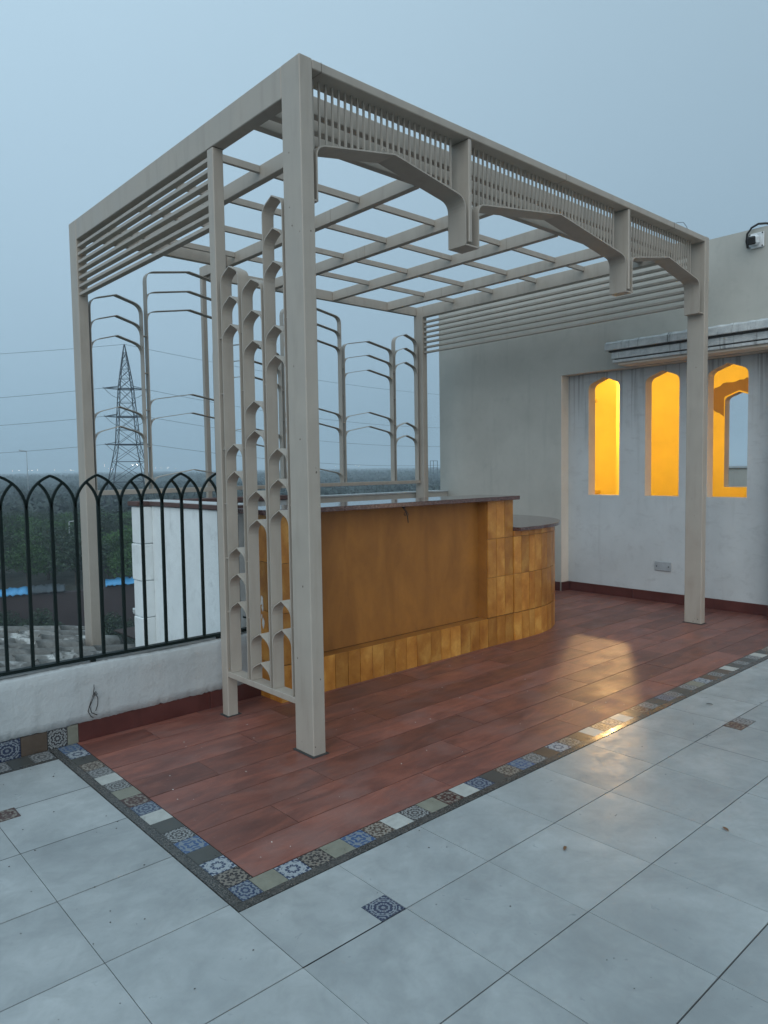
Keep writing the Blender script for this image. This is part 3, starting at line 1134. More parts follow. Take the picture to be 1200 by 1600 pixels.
# ------------------------------------------------------------------ white side wall with toothed pier, and back parapet
sw = root('side_wall', (.3, 1.9, 0), 'white wall with brown coping behind the fence, toothed brick pier at its far end', 'wall')
box('wall', sw, .282, .43, 1.214, 2.36, -3, 1.143, 'bright_plaster', .004)
z = -3.0
random.seed(4)
i = 0
while z < 1.12:
    hh = min(.276, 1.14 - z)
    ex = .188 if i % 2 else .196
    box('brick', sw, ex + random.uniform(-.004, .004), .435, 2.362, 2.52, z + .0025, z + hh - .0025, 'bright_plaster', .005)
    z += hh
    i += 1
box('pier_core', sw, .205, .42, 2.38, 2.50, -3, 1.14, 'bright_plaster')
box('coping', sw, .262, .45, 1.20, 2.36, 1.147, 1.178, 'brown_cap', .003)
box('coping', sw, .175, .45, 2.362, 2.545, 1.147, 1.179, 'brown_cap', .003)
box('coping_sky_sheen', sw, .266, .446, 1.204, 2.53, 1.1785, 1.1835, 'recess_plaster')  # pale sheet stands in for sky reflected on the brown coping
o = box('side_terrace_slab', None, .29, 1.369, 1.0205, 2.52, -9.2, -.012, 'white_plaster')
tag(o, 'white building body under the back corner of the deck beside the side wall', 'building')
rw = root('return_wall', (1, 2.5, 0), 'white wall with brown coping running right behind the bar under the lattice', 'wall')
box('wall', rw, .437, 1.50, 2.38, 2.52, -3, 1.143, 'white_plaster')
box('coping', rw, .452, 1.53, 2.36, 2.54, 1.143, 1.18, 'brown_cap', .003)
bp = root('back_parapet', (3, 3.63, 0), 'low grey-white back parapet behind the bar', 'wall')
box('wall', bp, 1.36, 4.795, 3.575, 3.74, -3, 1.083, 'grey_plaster')
box('coping', bp, 1.34, 4.797, 3.56, 3.755, 1.084, 1.104, 'white_plaster', .004)

# ------------------------------------------------------------------ tiled roof outside the fence
tr = root('barrel_tile_roof', (-1, 2.3, -.1), 'sloping roof of weathered grey barrel tiles just outside the fence', 'roof')
def rz(x, y): return .015 - .145 * (x + .0) + .03 * (y - 2.9) - (.10 * (x + .9) ** 2 if x < -.9 else 0) * .2
mesh('roof_bed', tr, [(-3.2, 1.215, rz(-3.2, 1.2) - .10), (.16, 1.215, rz(.16, 1.2) - .10), (.16, 3.72, rz(.16, 3.7) - .10), (-3.2, 3.72, rz(-3.2, 3.7) - .10),
                      (-3.2, 1.215, -1), (.16, 1.215, -1), (.16, 3.72, -1), (-3.2, 3.72, -1)],
     [(0, 1, 2, 3), (0, 1, 5, 4), (1, 2, 6, 5), (2, 3, 7, 6), (3, 0, 4, 7)], 'bed_shade')
BM = []
random.seed(17)
for s in range(5):
    me = bpy.data.meshes.new('roof_barrel')
    vs, fs = [], []
    L = .34
    NR, NS = 9, 5
    for i in range(NS + 1):
        f = i / NS
        r = .098 + .010 * f
        for k in range(NR + 1):
            a = pi * k / NR
            jr = r * (1 + random.uniform(-.05, .05))
            vs.append((L * (f - .5), jr * cos(a), jr * sin(a) * 1.0))
        for k in range(NR, -1, -1):
            a = pi * k / NR
            vs.append((L * (f - .5), (r - .016) * cos(a), (r - .016) * sin(a) * .8 - .002))
    n2_ = 2 * (NR + 1)
    for i in range(NS):
        for k in range(n2_):
            j = (k + 1) % n2_
            fs.append((i * n2_ + k, i * n2_ + j, (i + 1) * n2_ + j, (i + 1) * n2_ + k))
    for i in (0, NS):
        for k in range(NR):
            fs.append((i * n2_ + k, i * n2_ + k + 1, i * n2_ + n2_ - 2 - k, i * n2_ + n2_ - 1 - k))
    me.from_pydata(vs, [], fs)
    for pl in me.polygons: pl.use_smooth = True
    me.materials.append(M['barrel'])
    BM.append(me)
row = 0
y = 1.33
while y < 3.66:
    x = .02 + (row % 2) * .1
    while x > -3.1:
        if not (-.12 < x < .22 and 2.84 < y < 3.1):
            o = link('roof_tile', random.choice(BM), tr, (x, y + random.uniform(-.012, .012), rz(x, y) - .045 + random.uniform(-.008, .012)))
            o.rotation_euler = (random.uniform(-.06, .06), math.atan(.145) + .06 + random.uniform(-.03, .03), random.uniform(-.05, .05))
        x -= .265
    y += .205
    row += 1

# ------------------------------------------------------------------ stair building on the right
sb = root('stair_building', (5.2, 1, 0), 'grey and white stair building with three arched yellow-lit openings', 'building')
ZT = 3.46
box('jamb', sb, 4.803, 4.93, 1.852, 1.859, .10, 2.38, 'jamb')
box('back_wall', sb, 4.982, 8.05, 3.56, 3.70, -9, ZT - .02, 'grey_plaster')
box('roof_slab', sb, 4.982, 8.05, -4.9, 3.558, 2.95, 3.10, 'grey_plaster')
def holed(name, parent, x0, x1, outer, holes, mf, mb, mj):
    loops = [outer] + holes
    allp = [p for l in loops for p in l]
    tri = tessellate_polygon([[Vector((p[0], p[1], 0)) for p in l] for l in loops])
    n = len(allp)
    og = Vector((x0, outer[0][0], outer[0][1]))
    vs = [Vector((x0, p[0], p[1])) - og for p in allp] + [Vector((x1, p[0], p[1])) - og for p in allp]
    fs = [tuple(t_) for t_ in tri] + [tuple(i + n for i in reversed(t_)) for t_ in tri]
    mi = [0] * len(tri) + [1] * len(tri)
    k = 0
    for li, l in enumerate(loops):
        for i in range(len(l)):
            j = (i + 1) % len(l)
            fs.append((k + i, k + j, k + j + n, k + i + n))
            mi.append(2)
        k += len(l)
    me = bpy.data.meshes.new(name)
    me.from_pydata([tuple(v) for v in vs], [], fs)
    for q in (mf, mb, mj): me.materials.append(M[q])
    for pl, q in zip(me.polygons, mi): pl.material_index = q
    bm = bmesh.new(); bm.from_mesh(me); bmesh.ops.recalc_face_normals(bm, faces=bm.faces); bm.to_mesh(me); bm.free()
    return link(name, me, parent, og)
holed('grey_wall', sb, 4.80, 4.98, [(1.86, -9), (3.70, -9), (3.70, ZT), (-5.0, ZT), (-5.0, 2.382), (1.86, 2.382)], [], 'grey_plaster', 'grey_plaster', 'jamb')
def arch_loop(ya, yb, z0=1.075, zs=2.262, za=2.332):
    c = [(ya, z0), (yb, z0), (yb, zs), ((ya + yb) / 2, za), (ya, zs), (ya, z0)]
    return fillet(c, [0, 0, .05, .012, .05, 0], 4)[:-1]
N3 = [(-.066, .305), (.583, .940), (1.230, 1.598)]
outer = [(-5.0, 0), (1.852, 0), (1.852, 2.379), (-5.0, 2.379)]
holed('recessed_wall', sb, 4.93, 5.06, outer, [arch_loop(*n) for n in N3], 'recess_plaster', 'yellow_wall', 'jamb')
outer = [(-5.0, 0), (3.558, 0), (3.558, 2.95), (-5.0, 2.95)]
holed('far_wall', sb, 7.9, 8.05, outer, [arch_loop(1.03, 1.398, 1.076, 2.268, 2.335), arch_loop(.385, .753, 1.076, 2.268, 2.335)], 'yellow_wall', 'grey_plaster', 'jamb')
box('side_lining', sb, 5.062, 7.898, 3.545, 3.558, 0, 2.948, 'yellow_wall')
box('side_lining', sb, 5.062, 7.898, -1.2, -1.05, 0, 2.948, 'yellow_wall')
box('ceiling', sb, 5.062, 7.898, -1.05, 3.544, 2.93, 2.948, 'yellow_wall')
box('inner_upper_lining', sb, 4.984, 5.06, -5, 3.544, 2.381, 2.93, 'yellow_wall')
box('room_floor', sb, 4.99, 8.05, -5, 3.55, -.1, -.002, 'skirting')
box('pier', sb, 6.36, 6.64, 1.80, 2.10, 0, 2.93, 'yellow_wall')  # added unseen pier, keeps the spot's light off the other openings
box('shelf', sb, 7.72, 7.898, 3.32, 3.544, 2.36, 2.40, 'yellow_wall')
box('shelf', sb, 7.72, 7.898, 3.26, 3.544, .96, 1.01, 'yellow_wall')
# bare plaster patch round the far window
random.seed(2)
pp = [(1.41, 2.262), (1.41, 2.02), (1.47, 2.07), (1.53, 2.10), (1.57, 2.17), (1.585, 2.28), (1.575, 2.36), (1.53, 2.41), (1.46, 2.43), (1.38, 2.47), (1.30, 2.465), (1.21, 2.49), (1.12, 2.51), (1.02, 2.50), (.94, 2.53), (.85, 2.52), (.85, 2.345)]
top = [(1.02, 2.285), (1.214, 2.355), (1.398, 2.285)]
pp2 = pp + top
pts = []
for i in range(len(pp2)):
    a_, b_ = pp2[i], pp2[(i + 1) % len(pp2)]
    pts.append(a_)
    if 1 <= i < 15:
        pts.append(((a_[0] + b_[0]) / 2 + random.uniform(-.012, .012), (a_[1] + b_[1]) / 2 + random.uniform(-.012, .012)))
tri = tessellate_polygon([[Vector((q[0], q[1], 0)) for q in pts]])
n_ = len(pts)
mesh('bare_plaster_patch', sb, [(7.894, q[0], q[1]) for q in pts] + [(7.899, q[0], q[1]) for q in pts],
     [tuple(q) for q in tri] + [(i, (i + 1) % n_, (i + 1) % n_ + n_, i + n_) for i in range(n_)], 'raw_plaster')
# cornice; near-black strips deepen the dark lines between the mouldings
for k, (xf, ye, z0, z1, mt) in enumerate(((4.585, 1.05, 2.387, 2.408, 'jamb'), (4.548, 1.088, 2.409, 2.436, 'cornice'), (4.562, 1.074, 2.437, 2.446, 'grout'), (4.54, 1.096, 2.447, 2.512, 'cornice'),
                               (4.520, 1.117, 2.513, 2.528, 'grout'), (4.492, 1.145, 2.529, 2.596, 'cornice'))):
    box('soffit' if k == 0 else 'cornice_moulding', sb, xf, 4.798, -5, ye, z0, z1, mt, .003)
vs, fs = [], []
random.seed(12)
for i in range(121):
    yy = -3.6 + 4.74 * i / 120
    zz = 2.597 + .028 + random.uniform(-.006, .006) + .004 * sin(yy * 5)
    vs += [(4.50, yy, 2.597), (4.52, yy, zz - .012), (4.797, yy, zz + .03)]
for i in range(120):
    for k in range(2):
        fs.append((3 * i + k, 3 * i + k + 1, 3 * i + k + 4, 3 * i + k + 3))
fs.append((0, 1, 2)); fs.append((360, 361, 362))
mesh('cornice_top', sb, vs, fs, 'cornice')
# skirting
for y0, y1 in ((-.30, .38), (.383, 1.06), (1.063, 1.828)):
    box('skirting_board', sb, 4.914, 4.929, y0, y1, .001, .10, 'skirting', .001)
box('skirting_board', sb, 4.787, 4.799, 1.872, 3.55, .001, .10, 'skirting', .001)
box('skirting_board', sb, 4.79, 4.929, 1.834, 1.851, .001, .10, 'skirting', .001)
box('pilaster', sb, 4.77, 4.929, -.56, -.325, 0, 2.38, 'recess_plaster', .004)
box('skirting_board', sb, 4.755, 4.769, -.56, -.325, .001, .11, 'skirting', .001)
# far parapet and sky side beyond the inner window
o = box('far_parapet', None, 12.0, 12.15, -4, 8, -9, 1.30, 'grey_plaster')
tag(o, 'dark parapet with white coping seen through the right arched opening', 'wall')
o2 = box('coping', o, 11.97, 12.18, -4, 8, 1.301, 1.335, 'white_plaster')

# socket plate
t = root('socket_plate', (4.92, .73, .33), 'grey blank socket plate low on the white wall', 'socket')
box('plate', t, 4.918, 4.929, .648, .822, .318, .412, 'plate', .004)
for yy in (.672, .798):
    tube('screw', t, [(4.9175, yy, .365), (4.913, yy, .365)], .006, 'black', 8)

# security camera
sc_ = root('security_camera', (4.78, -.19, 3.36), 'white security camera with black lens window high on the grey wall', 'camera')
box('mount_plate', sc_, 4.778, 4.797, -.236, -.112, 3.285, 3.415, 'cam_white', .006)
def obox(name, parent, c, size, rot, mat, bev=.01):
    me = box_mesh(size[0], size[1], size[2], M[mat], bev)
    o = link(name, me, parent, c)
    o.rotation_euler = rot
    return o
obox('housing', sc_, (4.742, -.168, 3.345), (.08, .088, .086), (0, radians(-12), radians(10)), 'cam_white', .02)
obox('lens_window', sc_, (4.703, -.160, 3.336), (.02, .078, .070), (0, radians(-12), radians(10)), 'black', .012)
for yy, zz in ((-.226, 3.405), (-.122, 3.405), (-.226, 3.295), (-.122, 3.295)):
    tube('screw', sc_, [(4.776, yy, zz), (4.770, yy, zz)], .006, 'black', 6)
t = root('camera_cable', (4.78, -.1, 3.3), 'thick black cable looping from the wall top to the security camera', 'cable')
tube('cable', t, [(4.785, -.10, 3.30), (4.775, -.092, 3.36), (4.77, -.10, 3.42), (4.77, -.135, 3.465), (4.775, -.19, 3.487), (4.79, -.25, 3.48), (4.84, -.30, 3.465)], .010, 'black', 8)

# lamp in the stair room (lights the openings)
t = root('room_lamp', (7.75, 2.95, 2.66), 'warm bulkhead lamp inside the stair room behind the openings', 'lamp')
box('lamp_base', t, 7.84, 7.898, 2.88, 3.02, 2.70, 2.84, 'cam_white', .01)
sph = bpy.data.meshes.new('bulb')
bm = bmesh.new(); bmesh.ops.create_uvsphere(bm, u_segments=12, v_segments=8, radius=.045); bm.to_mesh(sph); bm.free()
sph.materials.append(M['bulb'])
link('bulb', sph, t, (7.79, 2.95, 2.77))
L = bpy.data.lights.new('room_spot', 'SPOT')
L.energy = 140
L.color = (1.0, .60, .25)
L.shadow_soft_size = .055
L.spot_size = radians(34)
L.spot_blend = 1.0
lo = bpy.data.objects.new('room_spot', L)
COL.objects.link(lo)
lo.location = (7.68, 2.95, 2.70)
lo.rotation_euler = Vector((-2.77, -1.55, -1.95)).to_track_quat('-Z', 'Y').to_euler()
t = root('added_tube_lamp', (5.09, 2.15, 2.62), 'added warm tube lamp, unseen, washing the room wall evenly from above the openings', 'lamp')  # added lamp out of sight, brightens the far wall evenly
box('lamp_base', t, 5.061, 5.085, 1.0, 3.3, 2.58, 2.66, 'cam_white', .004)
L = bpy.data.lights.new('added_wall_wash', 'AREA')
L.shape = 'RECTANGLE'
L.size, L.size_y = 2.2, .08
L.energy = 58
L.color = (1.0, .85, .52)
lo = bpy.data.objects.new('added_wall_wash', L)
COL.objects.link(lo)
lo.location = (5.10, 2.15, 2.62)
lo.rotation_euler = Matrix(((0, 0, -1), (1, 0, 0), (0, -1, 0))).to_euler()
# porch lamp beyond the right edge of the view, the source of the warm tint from the right
t = root('porch_lamp', (4.9, -3.3, 1.3), 'warm porch lamp on the wall right of the pilaster', 'lamp')
box('lamp_base', t, 4.88, 4.929, -3.36, -3.24, 1.2, 1.4, 'cam_white', .01)
link('bulb', sph, t, (4.82, -3.3, 1.3))
L = bpy.data.lights.new('porch_light', 'POINT')
L.energy = 24
L.color = (1.0, .60, .33)
L.shadow_soft_size = .15
lo = bpy.data.objects.new('porch_light', L)
COL.objects.link(lo)
lo.location = (4.68, -3.3, 1.3)

# ------------------------------------------------------------------ bar counter
bar = root('bar_counter', (1.6, 1, 0), 'ochre tiled bar counter with brown granite top and rounded lower end', 'bar counter')
box('body', bar, .362, 2.57, .897, 1.14, 0, 1.134, 'ochre_grout')
box('recess_panel', bar, .660, 2.262, .888, .896, .226, 1.133, 'ochre_panel')
box('recess_ledge', bar, .660, 2.264, .800, .887, .2185, .2225, 'ochre_panel')
box('recess_side', bar, 2.2585, 2.2645, .806, .887, .2235, 1.133, 'ochre_panel')
box('plinth_core', bar, .362, 2.57, .807, .8965, 0, .218, 'ochre_grout')
box('pier_core', bar, 2.266, 2.57, .807, .8965, .2185, 1.133, 'ochre_grout')
box('pier_core', bar, .362, .659, .807, .8965, .2185, 1.133, 'ochre_grout')
RW = [(0, .225), (.228, .537), (.540, .838), (.841, 1.133)]
g = .0019
random.seed(8)
# plinth row all along
xs_ = [.352]
while xs_[-1] < 2.55: xs_.append(round(xs_[-1] + random.choice([.098, .104, .108, .113]), 3))
xs_ = [.352, .45, .555, .66, .762, .868, .968, 1.076, 1.178, 1.281, 1.389, 1.491, 1.632, 1.737, 1.839, 1.949, 2.054, 2.163, 2.265, 2.371, 2.472, 2.575]
for a_, b_ in zip(xs_[:-1], xs_[1:]):
    box('tile', bar, a_ + g, b_ - g, .795 + random.uniform(-.0012, .0008), .806, .001, .222, 'ochre_tile')
for z0, z1 in RW[1:]:
    for a_, b_ in ((2.265, 2.371), (2.371, 2.472), (2.472, 2.575), (.352, .45), (.45, .555), (.555, .66)):
        box('tile', bar, a_ + g, b_ - g, .795 + random.uniform(-.0012, .0008), .806, z0, z1, 'ochre_tile')
for z0, z1 in RW:
    for a_, b_ in ((.797, .922), (.922, 1.028)):
        box('tile', bar, .350, .361, a_ + g, b_ - g, z0 + .001, z1, 'ochre_tile')
    # right reveal above lower counter
for a_, b_ in ((.797, .90), (.90, 1.0), (1.0, 1.14)):
    box('tile', bar, 2.571, 2.582, a_ + g, b_ - g, .915, 1.133, 'ochre_tile')
bev_obj(box('countertop', bar, .262, 2.61, .75, 1.185, 1.135, 1.166, 'slab'), .003)
# rounded lower part
CC, RR = (2.85, 1.690), .905
def pt(a, r): return (CC[0] + r * sin(a), CC[1] - r * cos(a))
segs = []
x = 2.577
while x < 2.85 - .05:
    segs.append(((x, .785), (min(x + .098, 2.85), .785)))
    x += .098
da = .1 / RR
a_ = (segs[-1][1][0] - 2.85) / RR if segs[-1][1][0] > 2.85 else 0.0
if segs[-1][1][0] < 2.849: segs[-1] = (segs[-1][0], (2.85, .785))
while a_ < pi / 2 - .01:
    b_ = min(a_ + da, pi / 2)
    segs.append((pt(a_, RR), pt(b_, RR)))
    a_ = b_
segs += [((CC[0] + RR, CC[1] + .1 * k), (CC[0] + RR, CC[1] + .1 * (k + 1))) for k in range(5)]
for (p0, p1) in segs:
    P0, P1 = Vector(p0), Vector(p1)
    d = (P1 - P0).normalized()
    nrm = Vector((-d.y, d.x))
    for z0, z1 in ((.001, .222), (.228, .537), (.540, .838), (.841, .884)):
        j = random.uniform(-.001, .001)
        q = [P0 + d * g + nrm * j, P1 - d * g + nrm * j, P1 - d * g + nrm * .012, P0 + d * g + nrm * .012]
        vs = [(v.x, v.y, z) for z in (z0, z1) for v in q]
        o = mesh('tile', bar, vs, [(0, 1, 2, 3), (4, 5, 6, 7), (0, 1, 5, 4), (1, 2, 6, 5), (2, 3, 7, 6), (3, 0, 4, 7)], 'ochre_tile')
# curved core behind the tiles
vs, fs = [], []
line = [(2.572, .797), (2.85, .797)] + [pt(pi / 2 * k / 18, RR - .012) for k in range(1, 19)] + [(CC[0] + RR - .012, CC[1] + .5)]
inn = [(2.575, .90), (2.85, .90)] + [pt(pi / 2 * k / 18, RR - .13) for k in range(1, 19)] + [(CC[0] + RR - .13, CC[1] + .5)]
for (a1, b1) in zip(line, inn):
    vs += [(a1[0], a1[1], 0), (a1[0], a1[1], .884), (b1[0], b1[1], .884), (b1[0], b1[1], 0)]
for i in range(len(line) - 1):
    for k in range(4):
        q = 4 * i + k; q2 = 4 * i + (k + 1) % 4
        fs.append((q, q2, q2 + 4, q + 4))
fs.append((0, 1, 2, 3)); e = 4 * (len(line) - 1); fs.append((e, e + 1, e + 2, e + 3))
mesh('curved_core', bar, vs, fs, 'ochre_grout')
out = [(2.584, .726), (2.85, .726)] + [pt(pi / 2 * k / 24, RR + .048) for k in range(1, 25)] + [(CC[0] + RR + .048, CC[1] + .5), (3.0, CC[1] + .5), (2.584, 1.40)]
n_ = len(out)
tri = tessellate_polygon([[Vector((q[0], q[1], 0)) for q in out]])
o = mesh('lower_countertop', bar, [(q[0], q[1], .886) for q in out] + [(q[0], q[1], .914) for q in out],
     [tuple(q) for q in tri] + [tuple(i + n_ for i in q) for q in tri] + [(i, (i + 1) % n_, (i + 1) % n_ + n_, i + n_) for i in range(n_)], 'slab')
bev_obj(o, .003)
# wire under the counter edge
t = root('counter_wire', (1.39, .80, 1.13), 'knotted black wire dangling under the granite counter edge', 'wire')
tube('loop', t, [(1.372, .800, 1.133), (1.382, .795, 1.115), (1.398, .792, 1.098), (1.404, .79, 1.082), (1.392, .79, 1.072), (1.378, .79, 1.080), (1.380, .79, 1.095), (1.396, .79, 1.092), (1.41, .79, 1.068), (1.412, .79, 1.05), (1.416, .79, 1.022)], .0034, 'wire', 5)
tube('strand', t, [(1.380, .80, 1.133), (1.395, .793, 1.112), (1.412, .79, 1.092), (1.420, .79, 1.075)], .0022, 'wire', 5)
tube('strand', t, [(1.366, .80, 1.132), (1.372, .795, 1.128), (1.392, .795, 1.126)], .005, 'wire', 5)

# ------------------------------------------------------------------ pergola
pg = root('pergola', (2.1, 1.7, 0), 'tall taupe steel pergola with open roof grid and arched lattice panels over the bar', 'pergola')
F = M['frame']
BV = .004
def fb_(name, *a, bev=BV): return box(name, pg, *a, F, bev)
LX = 4.166
fb_('post', 0, .075, 0, .150, 0, 3.308)
fb_('post', LX, LX + .075, 0, .150, 0, 3.308)
fb_('post', 0, .075, 2.90, 3.045, -.35, 3.308)
fb_('post', LX, LX + .075, 3.365, 3.51, 0, 3.308)
fb_('post', .0, .065, .812, .876, 0, 3.157)
fb_('post', 1.347, 1.393, 3.465, 3.508, 0, 3.207)
for x0, x1, y0, y1 in ((-.012, .088, -.012, .162), (LX - .012, LX + .087, -.012, .162), (-.014, .08, .80, .888)):
    box('base_plate_contact_shade', pg, x0, x1, y0, y1, .0009, .0028, 'grout')  # dark plate colour doubles as contact shade round the post feet
fb_('beam', .001, .076, .152, 2.898, 3.158, 3.308)
fb_('beam', LX + .001, LX + .076, .152, 3.363, 3.178, 3.308)
fb_('beam', .077, LX - .002, .001, .150, 3.262, 3.306)
fb_('beam', .077, 1.343, 2.995, 3.043, 3.205, 3.306)
fb_('beam', 1.396, LX - .002, 3.462, 3.508, 3.208, 3.308)
YB = [.530, 1.345, 2.105, 2.895, 3.690]
for k, x in enumerate(YB):
    fb_('rafter', x, x + .05, .62, 2.993 if k == 0 else 3.508 if k == 1 else 3.460, 3.210, 3.306)
for y in (.268, .416, .564):
    fb_('cross_beam', .078, LX - .001, y, y + .052, 3.214, 3.307)
ends = [.077] + [v for x in YB for v in (x, x + .05)] + [LX]
for y in (1.165, 1.722, 2.29, 2.855):
    for k in range(0, len(ends), 2):
        fb_('purlin', ends[k] + .001, ends[k + 1] - .001, y, y + .025, 3.258, 3.302, bev=.002)
# louvre slats
for k in range(7):
    z = 3.112 - .0598 * k
    fb_('louvre_slat', .008, .050, .877, 2.899, z - .011, z + .011, bev=.002)
for k in range(7):
    z = 3.122 - .0592 * k
    fb_('louvre_slat', LX + .018, LX + .058, .151, 3.364, z - .011, z + .011, bev=.002)
# front arches
AR = [(.098, 1.150, .605, 2.925, 3.018), (1.262, 2.905, 2.085, 2.915, 3.036), (2.992, 4.092, 3.555, 2.925, 3.026)]
ZF = 2.668
def az(x):
    for x0, x1, xa, zs, za in AR:
        if x0 <= x <= x1:
            f = (x - x0) / (xa - x0) if x < xa else (x1 - x) / (x1 - xa)
            z = zs + (za - zs) * f
            return z
    return None
Y0, Y1 = .008, .142
for k, (x0, x1, xa, zs, za) in enumerate(AR):
    pts = [(x0, ZF), (x0, zs), (xa, za), (x1, zs), (x1, ZF)]
    strip('arch', pg, fillet(pts, [0, .055, .004, .065, 0], 6), .0075, Y0, Y1, 'x', F)
for xa, xb in ((1.150, 1.262), (2.905, 2.992)):
    strip('arch_foot', pg, [(xa - .0035, ZF - .001), (xb + .0035, ZF - .001)], .0075, Y0, Y1, 'x', F)
strip('arch_foot', pg, [(.077, ZF - .001), (.1015, ZF - .001)], .0075, Y0, Y1, 'x', F)
strip('arch_foot', pg, [(4.0885, ZF - .001), (4.165, ZF - .001)], .0075, Y0, Y1, 'x', F)
fb_('hanger', 1.176, 1.203, .006, .144, 2.685, 3.261)
fb_('hanger', 2.930, 2.957, .006, .144, 2.685, 3.261)
x = .131
while x < 4.13:
    z = az(x)
    if z and not any(abs(x - c) < .022 for c in (.098, 1.15, 1.262, 2.905, 2.992, 4.092)):
        for x0, x1, xa, zs, za in AR:
            if x0 <= x <= x1:
                e = min(x - x0, x1 - x)
                if e < .05: z -= (.05 - e) * .35
        box('rod', pg, x - .0048, x + .0048, .0752, .0848, round(z, 3), 3.2615, F)
    x += .0405
# little rings on the arch tops
for xr in (.565, 2.02, 3.5):
    pts = [(xr + .018 * cos(2 * pi * i / 10), .055, az(xr) + .022 + .018 * sin(2 * pi * i / 10)) for i in range(11)]
    tube('hook_ring', pg, pts, .0028, F, 5)

def panel(parent, a0, a1, tops, zb, d0, d1, plane, rise, rad, tabs_at=None, first=True, foot=.075):
    """one lattice bay: outer bent frame, then arched cross strips"""
    am = (a0 + a1) / 2
    pts = [(a0, zb), (a0, tops[0] - rise), (am, tops[0]), (a1, tops[0] - rise), (a1, zb)]
    fr = strip('lattice_frame', parent, fillet(pts, [0, rad, .002, rad, 0], 5), .006, d0, d1, plane, F)
    e = .0055
    for z in tops[1:]:
        pts = [(a0 + .0005, z - rise - foot), (a0 + e * .8, z - rise), (am, z), (a1 - e * .8, z - rise), (a1 - .0005, z - rise - foot)]
        strip('arch_strip', fr, fillet(pts, [0, rad, .002, rad, 0], 4), .005, d0 + .001, d1 - .001, plane, F)
    return fr
# side lattice between the corner post and the slim post
fb_('lattice_rail', .001, .074, .151, .811, .231, .262, bev=.002)
CL = [(.592, .772, [2.490, 2.333, 2.184, 1.540, 1.393, .974, .831, .674]),
      (.372, .560, [2.380, 2.222, 2.068, 1.757, 1.604, 1.289, 1.138, .531, .376]),
      (.172, .346, [2.740, 2.585, 2.425, 2.113, 1.965, 1.504, 1.351, 1.194, .734, .587])]
for a0, a1, tops in CL:
    panel(pg, a0, a1, tops, .263, .003, .070, 'y', .042, .036, foot=.042)
for k in range(6):
    for yy, w_ in ((.3495, .019), (.5635, .025), (.7755, .035), (.1512, .017)):
        z = .60 + .305 * k + (0.0 if yy > .5 else .01)
        box('spacer_tab', pg, .012, .060, yy, yy + w_, z, z + .006, F)
# back lattice, left part (behind the side wall) and right part
fb_('lattice_rail', .077, 1.344, 2.93, 3.0, 1.218, 1.257, bev=.002)
fb_('lattice_rail', 1.396, LX - .001, 3.42, 3.49, 1.208, 1.246, bev=.002)
BL = [(.100, .520, [2.802, 2.640, 2.484, 1.922, 1.766], 2.935, .060), (.560, 1.330, [3.086, 2.924, 2.768, 2.055, 1.898, 1.412], 2.935, .066)]
for a0, a1, tops, y0, rs in BL:
    panel(pg, a0, a1, tops, 1.258, y0, y0 + .062, 'x', rs, .07)
BR = [(1.450, 2.190, [2.640, 2.485, 2.330, 1.820, 1.665]), (2.225, 2.975, [3.105, 2.945, 2.775, 2.055, 1.898, 1.412]),
      (3.020, 3.740, [2.825, 2.672, 2.508, 2.033, 1.874]), (3.775, 4.140, [2.965, 2.808, 2.643, 1.934, 1.783])]
for a0, a1, tops in BR:
    panel(pg, a0, a1, tops, 1.247, 3.425, 3.487, 'x', .068 if a1 - a0 > .5 else .058, .07)
for xs2, y0, zb in (((.528, ), 2.94, 1.30), ((2.197, 2.982, 3.747), 3.43, 1.30)):
    for x in xs2:
        for k in range(5):
            z = zb + .30 * k
            box('spacer_tab', pg, x - .0035 + .0, x + .0235, y0, y0 + .05, z, z + .006, F)

# weld seams, rust weeps and chips on the painted steel
M['seam'] = flat('weld_seam', (.10, .085, .07), .8)
for x in (.128, 2.13, 3.62):
    box('weld_seam', pg, x, x + .0016, -.0004, .1512, 3.2612, 3.3068, 'seam')
for (x, y) in ((.53, .9), (.53, 1.9), (1.345, 1.5), (2.105, 2.0), (2.895, 1.1), (3.69, 2.6)):
    box('weld_seam', pg, x - .0006, x + .0506, y, y + .0018, 3.2094, 3.3066, 'seam')
for (x0, x1, y0, y1, z) in ((-.0005, .0655, .8115, .8765, 3.1535), (-.0005, .0755, -.0005, .1505, .0035), (LX - .0005, LX + .0755, -.0005, .1505, .0035)):
    box('weld_seam', pg, x0, x1, y0, y1, z, z + .003, 'seam')
random.seed(33)
for (px0, py0, px1, py1, n) in ((-.0006, .02, -.0006, .13, 9), (.01, -.0006, .065, -.0006, 5), (LX - .0006, .02, LX - .0006, .13, 6)):
    for k in range(n):
        f = random.random()
        x, y = px0 + (px1 - px0) * f, py0 + (py1 - py0) * f
        z = random.choice([random.uniform(.01, .06), random.uniform(.1, 3.1)])
        a_ = random.uniform(.002, .0045)
        ang = [random.uniform(.6, 1.3) for q in range(6)]
        if px0 == px1:
            vs = [(x, y + a_ * ang[q] * cos(q * pi / 3), z + a_ * 1.4 * ang[q] * sin(q * pi / 3)) for q in range(6)]
        else:
            vs = [(x + a_ * ang[q] * cos(q * pi / 3), y, z + a_ * 1.4 * ang[q] * sin(q * pi / 3)) for q in range(6)]
        mesh('paint_chip', pg, vs, [(0, 1, 2, 3, 4, 5)], 'seam')
# white paint drips on the left end of the bar
for (y, z, r1) in ((.985, .60, .020), (.978, .555, .012), (.975, .46, .018), (.99, .50, .008)):
    vs = [(.3488, y + r1 * random.uniform(.5, 1.2) * cos(q * pi / 4), z + r1 * 1.8 * random.uniform(.6, 1.2) * sin(q * pi / 4)) for q in range(8)]
    mesh('paint_splash', bar, vs, [tuple(range(8))], 'chip')

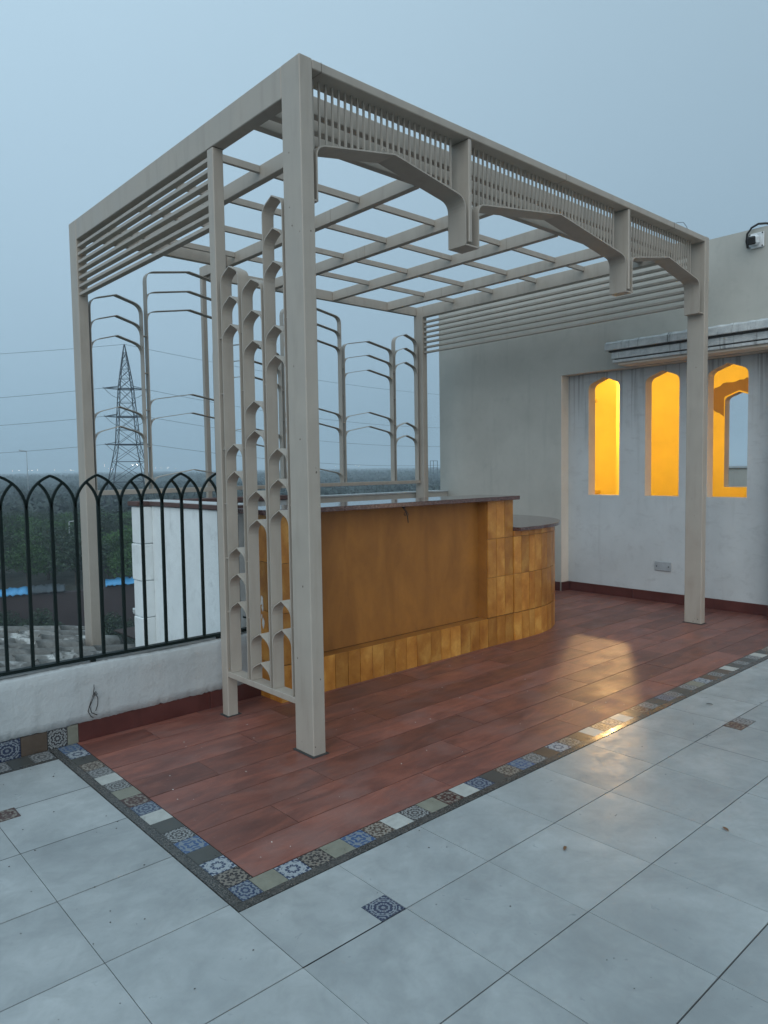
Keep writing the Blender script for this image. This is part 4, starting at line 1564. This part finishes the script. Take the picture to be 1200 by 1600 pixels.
# wire loop on the pergola top, and hanging thread
t = root('thin_wire', (3.95, .05, 3.31), 'thin bent wire on the far end of the front pergola beam', 'wire')
tube('strand', t, [(3.70, .06, 3.309), (3.76, .05, 3.345), (3.85, .04, 3.365), (3.93, .05, 3.35), (3.99, .06, 3.309)], .002, 'wire', 5)

# ------------------------------------------------------------------ litter and small marks
for k, (x, y, rz_, sc, lab) in enumerate(((.16, -1.32, .4, .011, 'small dry brown leaf on a floor joint, between two pale tiles at centre right'),
                                          (.72, -1.66, 1.1, .012, 'small dry brown leaf on the pale tiles near the right edge of the floor'),
                                          (2.12, -.98, 2.0, .013, 'thin dark curled leaf on the pale tiles above the double patterned inset'))):
    vs = [(x + sc * 1.4 * cos(a) * (1 if abs(sin(a)) < .9 else .8), y + sc * .55 * sin(a), .003 + .004 * abs(sin(a * 1.0))) for a in [i * pi / 5 for i in range(10)]]
    c = Vector((x, y, 0)); R_ = Matrix.Rotation(rz_, 3, 'Z')
    vs = [tuple(R_ @ (Vector(v) - c) + c) for v in vs] + [(x, y, .0055)]
    o = mesh('dry_leaf', None, vs, [(i, (i + 1) % 10, 10) for i in range(10)], 'leaf_dry' if k < 2 else 'grit', (x, y, 0))
    tag(o, lab, 'leaf')
def crumbs(name, n, box_, mat, smin, smax, seed, lab):
    random.seed(seed)
    vs, fs = [], []
    for k in range(n):
        x, y = random.uniform(box_[0], box_[1]), random.uniform(box_[2], box_[3])
        s = random.uniform(smin, smax); a = random.uniform(0, 6.28)
        i = len(vs)
        el = random.uniform(.4, 1)
        for q in range(5):
            b = a + q * 2 * pi / 5
            vs.append((x + s * cos(b) * (1 if q % 2 else .7), y + s * el * sin(b), .0012))
        vs.append((x, y, .0012 + s * .6))
        for q in range(5): fs.append((i + q, i + (q + 1) % 5, i + 5))
    o = mesh(name, None, vs, fs, mat)
    tag(o, lab, 'grit', kind='stuff')
crumbs('grit', 90, (-1.9, 3.5, -2.2, -.84), 'grit', .0012, .004, 1, 'dark grit scattered over the pale floor tiles')
crumbs('deck_grit', 90, (-.7, 3.2, -.65, .78), 'chip', .0012, .0045, 2, 'pale crumbs scattered over the russet deck')
crumbs('left_grit', 40, (-1.8, -.95, -.7, .85), 'grit', .0015, .005, 3, 'dark grit on the pale tiles by the parapet')

# ------------------------------------------------------------------ haze
hz = bpy.data.materials.new('dusk_haze')
hz.use_nodes = True
ht = hz.node_tree
ht.nodes.clear()
ho = ht.nodes.new('ShaderNodeOutputMaterial')
hv = ht.nodes.new('ShaderNodeVolumePrincipled')
hv.inputs['Color'].default_value = (.74, .88, .97, 1)
hv.inputs['Density'].default_value = .0012
ht.links.new(hv.outputs[0], ho.inputs['Volume'])
me = bpy.data.meshes.new('haze')
bm = bmesh.new()
bmesh.ops.create_cube(bm, size=1)
bmesh.ops.scale(bm, vec=(6900, 6900, 45), verts=bm.verts)
bm.to_mesh(me); bm.free()
me.materials.append(hz)
o = bpy.data.objects.new('haze', me)
COL.objects.link(o)
o.location = (0, 0, 11.5)
tag(o, 'thin blue evening haze over the whole landscape', 'haze', kind='stuff')
